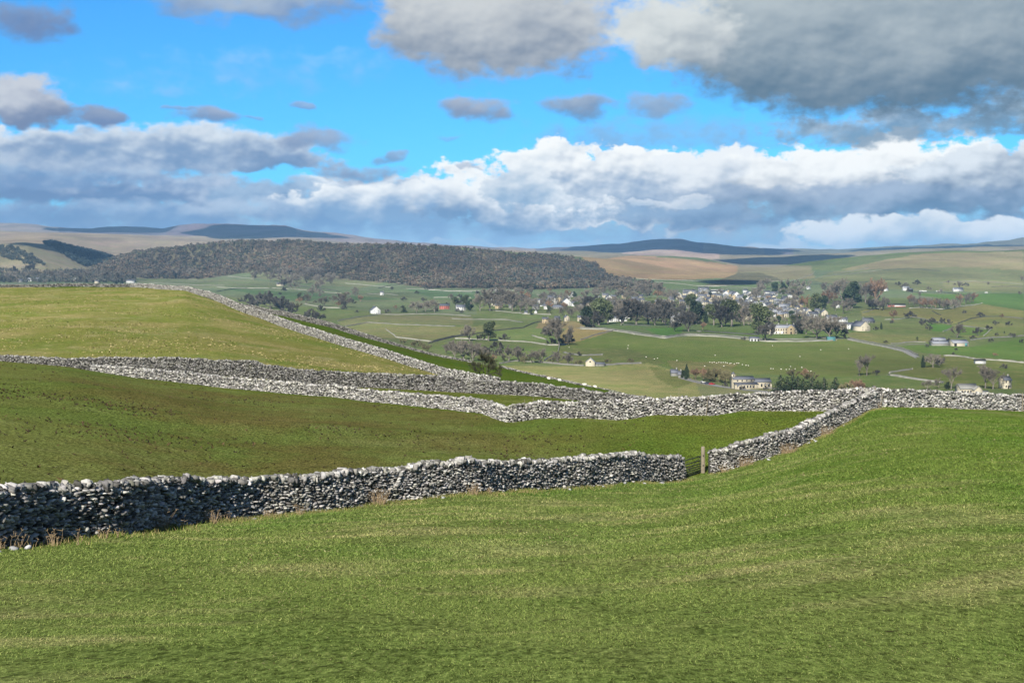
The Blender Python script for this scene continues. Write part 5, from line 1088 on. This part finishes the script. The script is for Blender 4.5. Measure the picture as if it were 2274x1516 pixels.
# ------------------------------------------------------------------ light, sky, camera
SUN_EL = 37.; s_h = np.array([-.29, -.957]); s_h = s_h / np.linalg.norm(s_h)
SD = Vector((s_h[0] * math.cos(math.radians(SUN_EL)), s_h[1] * math.cos(math.radians(SUN_EL)), math.sin(math.radians(SUN_EL))))
sl = bpy.data.lights.new('sun', 'SUN'); sl.energy = 4.9; sl.angle = math.radians(.53); sl.color = (1, .95, .86)
so = bpy.data.objects.new('sun', sl); COL.objects.link(so); so.rotation_euler = SD.to_track_quat('Z', 'Y').to_euler()
w = bpy.data.worlds.new('World'); scene.world = w; w.use_nodes = True; nt = w.node_tree; nt.nodes.clear()
out = N(nt, 'ShaderNodeOutputWorld'); bg = N(nt, 'ShaderNodeBackground'); nt.links.new(bg.outputs[0], out.inputs[0])
sky = N(nt, 'ShaderNodeTexSky', sky_type='NISHITA', sun_disc=False)
sky.sun_elevation = math.radians(SUN_EL); sky.sun_rotation = math.atan2(s_h[0], s_h[1]) % (2 * math.pi)
sky.air_density = 1.; sky.dust_density = .4; sky.ozone_density = 3.; sky.altitude = 250
tc = N(nt, 'ShaderNodeTexCoord'); D = tc.outputs['Generated']
sep = N(nt, 'ShaderNodeSeparateXYZ'); nt.links.new(D, sep.inputs[0])
# bearing and elevation, as pixels of a 3000 px focal length
A = mathn(nt, 'MULTIPLY', mathn(nt, 'ARCTAN2', sep.outputs[0], sep.outputs[1]), FPX)
E = mathn(nt, 'MULTIPLY', mathn(nt, 'ARCSINE', sep.outputs[2]), FPX)
cmb = N(nt, 'ShaderNodeCombineXYZ'); nt.links.new(A, cmb.inputs[0]); nt.links.new(mathn(nt, 'MULTIPLY', E, 1.5), cmb.inputs[1]); P0 = cmb.outputs[0]
def vn(scale, det, ro, off=0., typ='NOISE'):
    mp = N(nt, 'ShaderNodeMapping'); nt.links.new(P0, mp.inputs[0]); mp.inputs['Scale'].default_value = (1 / scale,) * 3
    mp.inputs['Location'].default_value = (off, off * .7, off * .3)
    n = N(nt, 'ShaderNodeTexNoise'); n.inputs['Scale'].default_value = 1.; n.inputs['Detail'].default_value = det; n.inputs['Roughness'].default_value = ro
    nt.links.new(mp.outputs[0], n.inputs['Vector']); return n
w1 = vn(150, 2, .5, 3.3); w2 = vn(52, 2, .55, 9.1)
def centred(n, k):
    a = N(nt, 'ShaderNodeVectorMath', operation='SUBTRACT'); nt.links.new(n.outputs['Color'], a.inputs[0]); a.inputs[1].default_value = (.5, .5, .5)
    b = N(nt, 'ShaderNodeVectorMath', operation='MULTIPLY'); nt.links.new(a.outputs[0], b.inputs[0]); b.inputs[1].default_value = k; return b.outputs[0]
base_v = N(nt, 'ShaderNodeCombineXYZ'); nt.links.new(A, base_v.inputs[0]); nt.links.new(E, base_v.inputs[1])
ad = N(nt, 'ShaderNodeVectorMath', operation='ADD'); nt.links.new(base_v.outputs[0], ad.inputs[0]); nt.links.new(centred(w1, (150, 70, 0)), ad.inputs[1])
ad2 = N(nt, 'ShaderNodeVectorMath', operation='ADD'); nt.links.new(ad.outputs[0], ad2.inputs[0]); nt.links.new(centred(w2, (60, 34, 0)), ad2.inputs[1])
PW = ad2.outputs[0]
fine = vn(64, 6, .58, 1.7).outputs['Fac']; NF = mrange(nt, fine, .25, .75, -1, 1)
# relief of the billows: difference of a noise towards the sun (up-left)
def reliefn(sc, off, det, dx, dy):
    a = vn(sc, det, .5, off)
    mp = a.inputs['Vector'].links[0].from_node
    b = vn(sc, det, .5, off); mp2 = b.inputs['Vector'].links[0].from_node
    l = mp.inputs['Location'].default_value; mp2.inputs['Location'].default_value = (l[0] + dx, l[1] + dy, l[2])
    return mathn(nt, 'SUBTRACT', b.outputs['Fac'], a.outputs['Fac'])
R1 = reliefn(95, 5.2, 3, .10, -.22); R2 = reliefn(44, 7.7, 2, .10, -.24); R3 = mathn(nt, 'SUBTRACT', vn(230, 3, .5, 12.).outputs['Fac'], .5)
REL = mathn(nt, 'ADD', mathn(nt, 'MULTIPLY', R1, .95), mathn(nt, 'ADD', mathn(nt, 'MULTIPLY', R2, .38), mathn(nt, 'MULTIPLY', R3, 1.5)))
# one cloud as a node group
g = bpy.data.node_groups.new('cloud_bank', 'ShaderNodeTree')
for nm, ty in (('Col', 'NodeSocketColor'), ('P', 'NodeSocketVector'), ('N', 'NodeSocketFloat'), ('R', 'NodeSocketFloat'), ('cx', 'NodeSocketFloat'), ('cy', 'NodeSocketFloat'), ('rx', 'NodeSocketFloat'), ('rt', 'NodeSocketFloat'), ('rb', 'NodeSocketFloat'),
               ('soft', 'NodeSocketFloat'), ('amp', 'NodeSocketFloat'), ('op', 'NodeSocketFloat'), ('rk', 'NodeSocketFloat'), ('top', 'NodeSocketColor'), ('bot', 'NodeSocketColor'), ('bias', 'NodeSocketFloat')):
    g.interface.new_socket(nm, in_out='INPUT', socket_type=ty)
g.interface.new_socket('Col', in_out='OUTPUT', socket_type='NodeSocketColor')
gi = g.nodes.new('NodeGroupInput'); go = g.nodes.new('NodeGroupOutput'); I = gi.outputs
sp = N(g, 'ShaderNodeSeparateXYZ'); g.links.new(I['P'], sp.inputs[0])
dx = mathn(g, 'DIVIDE', mathn(g, 'SUBTRACT', sp.outputs[0], I['cx']), I['rx']); dy = mathn(g, 'SUBTRACT', sp.outputs[1], I['cy'])
up = mathn(g, 'GREATER_THAN', dy, 0.)
ry = mathn(g, 'ADD', mathn(g, 'MULTIPLY', up, I['rt']), mathn(g, 'MULTIPLY', mathn(g, 'SUBTRACT', 1., up), I['rb']))
q = mathn(g, 'DIVIDE', dy, ry)
dd = mathn(g, 'ADD', mathn(g, 'SUBTRACT', 1., mathn(g, 'ADD', mathn(g, 'POWER', mathn(g, 'ABSOLUTE', dx), 2.6), mathn(g, 'MULTIPLY', q, q))), mathn(g, 'MULTIPLY', I['N'], I['amp']))
mr = g.nodes.new('ShaderNodeMapRange'); mr.interpolation_type = 'SMOOTHSTEP'; g.links.new(dd, mr.inputs[0]); mr.inputs[1].default_value = 0.; g.links.new(I['soft'], mr.inputs[2])
mask = mathn(g, 'MULTIPLY', mr.outputs[0], I['op'])
full = mathn(g, 'DIVIDE', dy, mathn(g, 'ADD', I['rt'], I['rb']))
sh = mathn(g, 'ADD', mathn(g, 'ADD', mathn(g, 'MULTIPLY', full, 1.15), I['bias']), mathn(g, 'MULTIPLY', I['R'], I['rk']))
shc = g.nodes.new('ShaderNodeMapRange'); shc.interpolation_type = 'SMOOTHSTEP'; g.links.new(sh, shc.inputs[0]); shc.inputs[1].default_value = 0; shc.inputs[2].default_value = 1
cc = mixc(g, shc.outputs[0], I['bot'], I['top'])
g.links.new(mixc(g, mask, I['Col'], cc), go.inputs[0])
XF = 2 ** EXPO
def semit(rgb): return tuple(float(x) for x in lin(rgb) / XF)
skyc = N(nt, 'ShaderNodeVectorMath', operation='MULTIPLY'); nt.links.new(sky.outputs[0], skyc.inputs[0]); SKS = .1
skyc.inputs[1].default_value = (SKS * .14, SKS * .52, SKS * .84)
skg = N(nt, 'ShaderNodeGamma'); nt.links.new(skyc.outputs[0], skg.inputs[0]); skg.inputs[1].default_value = 1.
cur = skg.outputs[0]
# unseen grey cloud added to neutralise blue light (overhead and behind the viewer)
gn = mrange(nt, vn(900, 4, .55, 2.2).outputs['Fac'], .44, .58, 0, 1, True); el_ = mathn(nt, 'GREATER_THAN', E, -300.)
out_ = mathn(nt, 'MAXIMUM', mrange(nt, mathn(nt, 'ABSOLUTE', A), 1500, 2300, 0, 1), mrange(nt, E, 750, 1200, 0, 1))
cur = mixc(nt, mathn(nt, 'MULTIPLY', mathn(nt, 'MULTIPLY', gn, out_), el_), cur, semit((150, 152, 156)))
# thin bluish veil of layered cloud low over the fells
def cloud(u, v, rx, rt, rb, top, bot, soft=.5, amp=.55, op=1., rk=1., bias=.45):
    global cur
    n = nt.nodes.new('ShaderNodeGroup'); n.node_tree = g
    nt.links.new(cur, n.inputs['Col']); nt.links.new(PW, n.inputs['P']); nt.links.new(NF, n.inputs['N']); nt.links.new(REL, n.inputs['R'])
    az = math.atan((u - U0) / FPX); el = math.atan((V0 - v) / FPX * math.cos(az))
    for k, x in (('cx', az * FPX), ('cy', el * FPX), ('rx', rx), ('rt', rt), ('rb', rb), ('soft', soft * (1.0 if top[0] > 235 else 1.45) + .06), ('amp', amp * (1.25 if top[0] > 235 else .9)), ('op', op), ('rk', rk), ('bias', bias)): n.inputs[k].default_value = x
    n.inputs['top'].default_value = (*semit(top), 1); n.inputs['bot'].default_value = (*semit(bot), 1)
    cur = n.outputs[0]
WH = (262, 262, 258); LG = (205, 214, 222); G1 = (168, 178, 190); G2 = (128, 144, 166); BG = (104, 134, 170); DB = (88, 110, 132); MV = (142, 152, 172)
VEIL = (150, 186, 220)
cloud(1137, 560, 6000, 130, 120, (150, 186, 222), (190, 208, 228), .9, .2, .95, .5, .3)
cloud(1137, 490, 6000, 70, 75, (170, 192, 216), (122, 156, 198), .8, .6, .9, 1.6, .4)
# thin wisps in the blue
cloud(520, 160, 420, 40, 50, (150, 205, 245), (130, 192, 238), 1.4, 1.3, .5, .3)
cloud(700, 130, 360, 26, 30, (170, 215, 245), (140, 198, 240), 1.4, 1.5, .4, .3)
cloud(300, 190, 300, 22, 22, (160, 212, 246), (140, 198, 240), 1.4, 1.5, .4, .3)
cloud(1500, 300, 420, 60, 60, (150, 190, 225), (130, 170, 212), 1., .8, .75, .7)
# lower left banks
cloud(150, 480, 800, 50, 30, (150, 176, 210), (110, 146, 190), .6, .8, .9, 1.6)
cloud(700, 470, 520, 60, 50, (176, 200, 224), (112, 150, 194), .6, .7, .85, 1.6)
cloud(250, 425, 560, 48, 34, (196, 208, 226), (104, 134, 176), .45, .6, 1., 1.8)
cloud(820, 425, 210, 42, 40, (240, 246, 250), (130, 160, 198), .4, .6, 1., 1.4, .55)
cloud(620, 430, 150, 40, 26, (170, 194, 220), (110, 146, 186), .5, .6, .9, 1.5)
cloud(240, 345, 520, 66, 34, (234, 240, 246), (112, 142, 182), .35, .5, 1., 1.5, .55)
cloud(560, 350, 210, 40, 28, (170, 186, 208), (104, 134, 174), .5, .6, .9, 1.2)
cloud(330, 320, 420, 44, 60, (230, 238, 244), (128, 156, 192), .5, .6, .95, 1.3, .62)
cloud(60, 380, 420, 50, 40, (190, 204, 222), (116, 148, 190), .5, .6, .95, 1.4, .5)
cloud(430, 470, 420, 34, 26, (190, 206, 226), (116, 150, 192), .6, .6, .9, 1.3, .4)
# centre cumulus
cloud(900, 440, 260, 44, 60, WH, (128, 162, 200), .35, .5, 1., 1.2, .62)
cloud(1330, 455, 420, 110, 60, WH, (104, 138, 178), .28, .5, 1., 1.3, .66)
cloud(1240, 400, 180, 88, 70, WH, (150, 178, 206), .22, .45, 1., 1.2, .68)
cloud(1400, 395, 190, 72, 50, WH, (140, 164, 194), .22, .45, 1., 1.5, .6)
cloud(1640, 400, 210, 80, 60, (252, 254, 254), (134, 158, 188), .25, .5, 1., 1.3, .62)
cloud(1960, 400, 340, 100, 60, WH, (108, 132, 162), .25, .45, 1., 1.2, .62)
cloud(2230, 400, 220, 80, 60, (236, 242, 246), (100, 124, 154), .3, .5, 1., 1.3, .5)
cloud(1850, 455, 640, 50, 34, (166, 182, 204), (88, 118, 150), .5, .6, .95, 1.2)
cloud(1480, 480, 330, 34, 30, (150, 178, 208), (90, 124, 164), .6, .7, .9, 1.)
cloud(1500, 446, 110, 16, 12, (236, 240, 244), (190, 206, 222), .6, .9, .8, 1.)
cloud(1930, 520, 190, 46, 30, (246, 250, 252), (160, 190, 216), .35, .5, 1., 1.2, .55)
cloud(2180, 520, 190, 46, 30, (246, 250, 252), (170, 196, 220), .35, .5, 1., 1.2, .55)
cloud(1780, 552, 160, 18, 12, (220, 232, 240), (180, 204, 226), .6, .6, .9, .8)
cloud(1150, 545, 260, 12, 10, (206, 220, 234), (160, 190, 220), .8, .8, .8, .8)
# small grey scuds
for (u, v, rx, rt, rb, o) in ((462, 262, 62, 30, 24, .95), (410, 243, 26, 9, 8, .6), (652, 232, 26, 12, 9, .7), (700, 308, 110, 30, 28, .9), (860, 340, 42, 14, 14, .8), (790, 380, 112, 30, 24, .95), (545, 262, 30, 8, 8, .5), (1050, 378, 30, 7, 6, .5), (1010, 305, 30, 10, 8, .4)):
    cloud(u, v, rx, rt, rb, (166, 178, 200), (120, 142, 178), .7, .55, o, .7)
cloud(1060, 250, 94, 38, 30, (176, 182, 194), (122, 140, 170), .6, .5, .95, .8)
cloud(1285, 240, 104, 40, 38, (170, 180, 194), (112, 132, 162), .7, .6, .92, .8)
cloud(1460, 238, 84, 36, 32, (168, 180, 196), (128, 152, 184), .8, .6, .85, .8)
cloud(50, 240, 110, 76, 34, (206, 210, 218), (118, 134, 166), .4, .5, 1., 1.1)
cloud(205, 262, 90, 38, 28, (150, 160, 182), (112, 130, 168), .5, .5, .95, .7)
cloud(60, 40, 130, 50, 50, (140, 152, 176), (108, 130, 172), .7, .5, .92, .8)
cloud(590, 10, 280, 50, 46, (176, 188, 202), (124, 148, 184), .7, .5, .92, .9)
# big overhead clouds
cloud(2000, 285, 360, 40, 36, (186, 198, 208), (120, 148, 172), .6, .8, .9, 1.6)
cloud(2240, 250, 90, 60, 50, (190, 204, 212), (110, 140, 164), .6, .8, .9, 1.4)
cloud(1110, 60, 290, 230, 128, (208, 211, 212), (116, 132, 154), .38, .35, 1., .75, .66)
cloud(2000, 60, 560, 240, 215, (184, 194, 198), (84, 112, 134), .3, .3, 1., .6, .62)
cloud(2200, -40, 330, 90, 110, (132, 150, 164), (124, 144, 158), .9, .5, .7, .6)
cloud(1500, 70, 150, 110, 95, (222, 226, 224), (158, 168, 176), .5, .45, 1., .9, .7)
nt.links.new(cur, bg.inputs[0]); bg.inputs[1].default_value = 1.
w.cycles.sampling_method = 'MANUAL'; w.cycles.sample_map_resolution = 512

# ------------------------------------------------------------------ unseen clouds added high above to shade parts of the land
mCl, _t, _b2 = newmat('shade_cloud_white'); _b2.inputs['Base Color'].default_value = (.8, .8, .8, 1); _b2.inputs['Roughness'].default_value = 1
def shade_cloud(x, y, z, rx, ry, seed, alt=2700.):
    t = (alt - z) / SD.z; cx, cy = x + SD.x * t, y + SD.y * t
    nu, nv = 40, 20; R_ = np.random.default_rng(seed); V = []
    for j in range(nv + 1):
        ph = math.pi * j / nv
        for i in range(nu):
            th = 2 * math.pi * i / nu; q = 1 + .22 * float(vnoise(np.array(3 + 1.9 * math.cos(th) + seed), np.array(3 + 1.9 * math.sin(th) + ph), seed)) + .12 * float(vnoise(np.array(9 + 5 * math.cos(th)), np.array(9 + 5 * math.sin(th) + 2 * ph), seed + 5))
            V.append((rx * q * math.sin(ph) * math.cos(th), ry * q * math.sin(ph) * math.sin(th), 130 * math.cos(ph) * (1 if ph < 1.57 else .35) * q))
    F = np.array([(j * nu + i, (j + 1) * nu + i, (j + 1) * nu + (i + 1) % nu, j * nu + (i + 1) % nu) for j in range(nv) for i in range(nu)])
    o = mk('cloud', V, F, mCl, None, None, True); o.location = (cx, cy, alt); tag(o, 'unseen cloud added overhead to shade the distant land', kind='structure')
for (u, v, y0_, rx, ry, sd_) in ((1700, 577, 6300, 480, 800, 2), (2070, 550, 7600, 620, 900, 3), (1475, 540, 11500, 1050, 1500, 4), (585, 512, 11500, 620, 1300, 5), (215, 506, 11500, 500, 1200, 6), (300, 508, 11500, 450, 1000, 7), (180, 566, 4200, 220, 420, 8), (1620, 628, 3300, 80, 160, 9)):
    x_, y_, z_ = at(u, v, y0_); shade_cloud(x_, y_, z_, rx, ry, sd_)
# ------------------------------------------------------------------ air
m = bpy.data.materials.new('air'); m.use_nodes = True; t = m.node_tree; t.nodes.clear()
o_ = t.nodes.new('ShaderNodeOutputMaterial'); pv = t.nodes.new('ShaderNodeVolumePrincipled'); t.links.new(pv.outputs[0], o_.inputs['Volume'])
pv.inputs['Color'].default_value = (.36, .66, 1, 1); pv.inputs['Density'].default_value = 3.6e-5; pv.inputs['Anisotropy'].default_value = 0.
zt = float(ZG.max()) + 30; zb = float(ZG.min()) - 1.
mb = MB(); mb.box(-60000, 60000, -3000, 27000, zb, zt); hz = mb.build('haze', m); tag(hz, 'thin bluish air over the valley', kind='stuff')

cam = bpy.data.cameras.new('camera'); cam.sensor_width = 36; cam.lens = 36 * FPX / 2274; cam.shift_y = -(758 - V0) / 2274
cam.clip_start = .1; cam.clip_end = 60000
co = bpy.data.objects.new('camera', cam); COL.objects.link(co); co.location = (0, 0, 0); co.rotation_euler = (math.radians(90), 0, 0); scene.camera = co
vs = scene.view_settings; vs.view_transform = 'Standard'; vs.look = 'None'; vs.exposure = EXPO; vs.gamma = 1
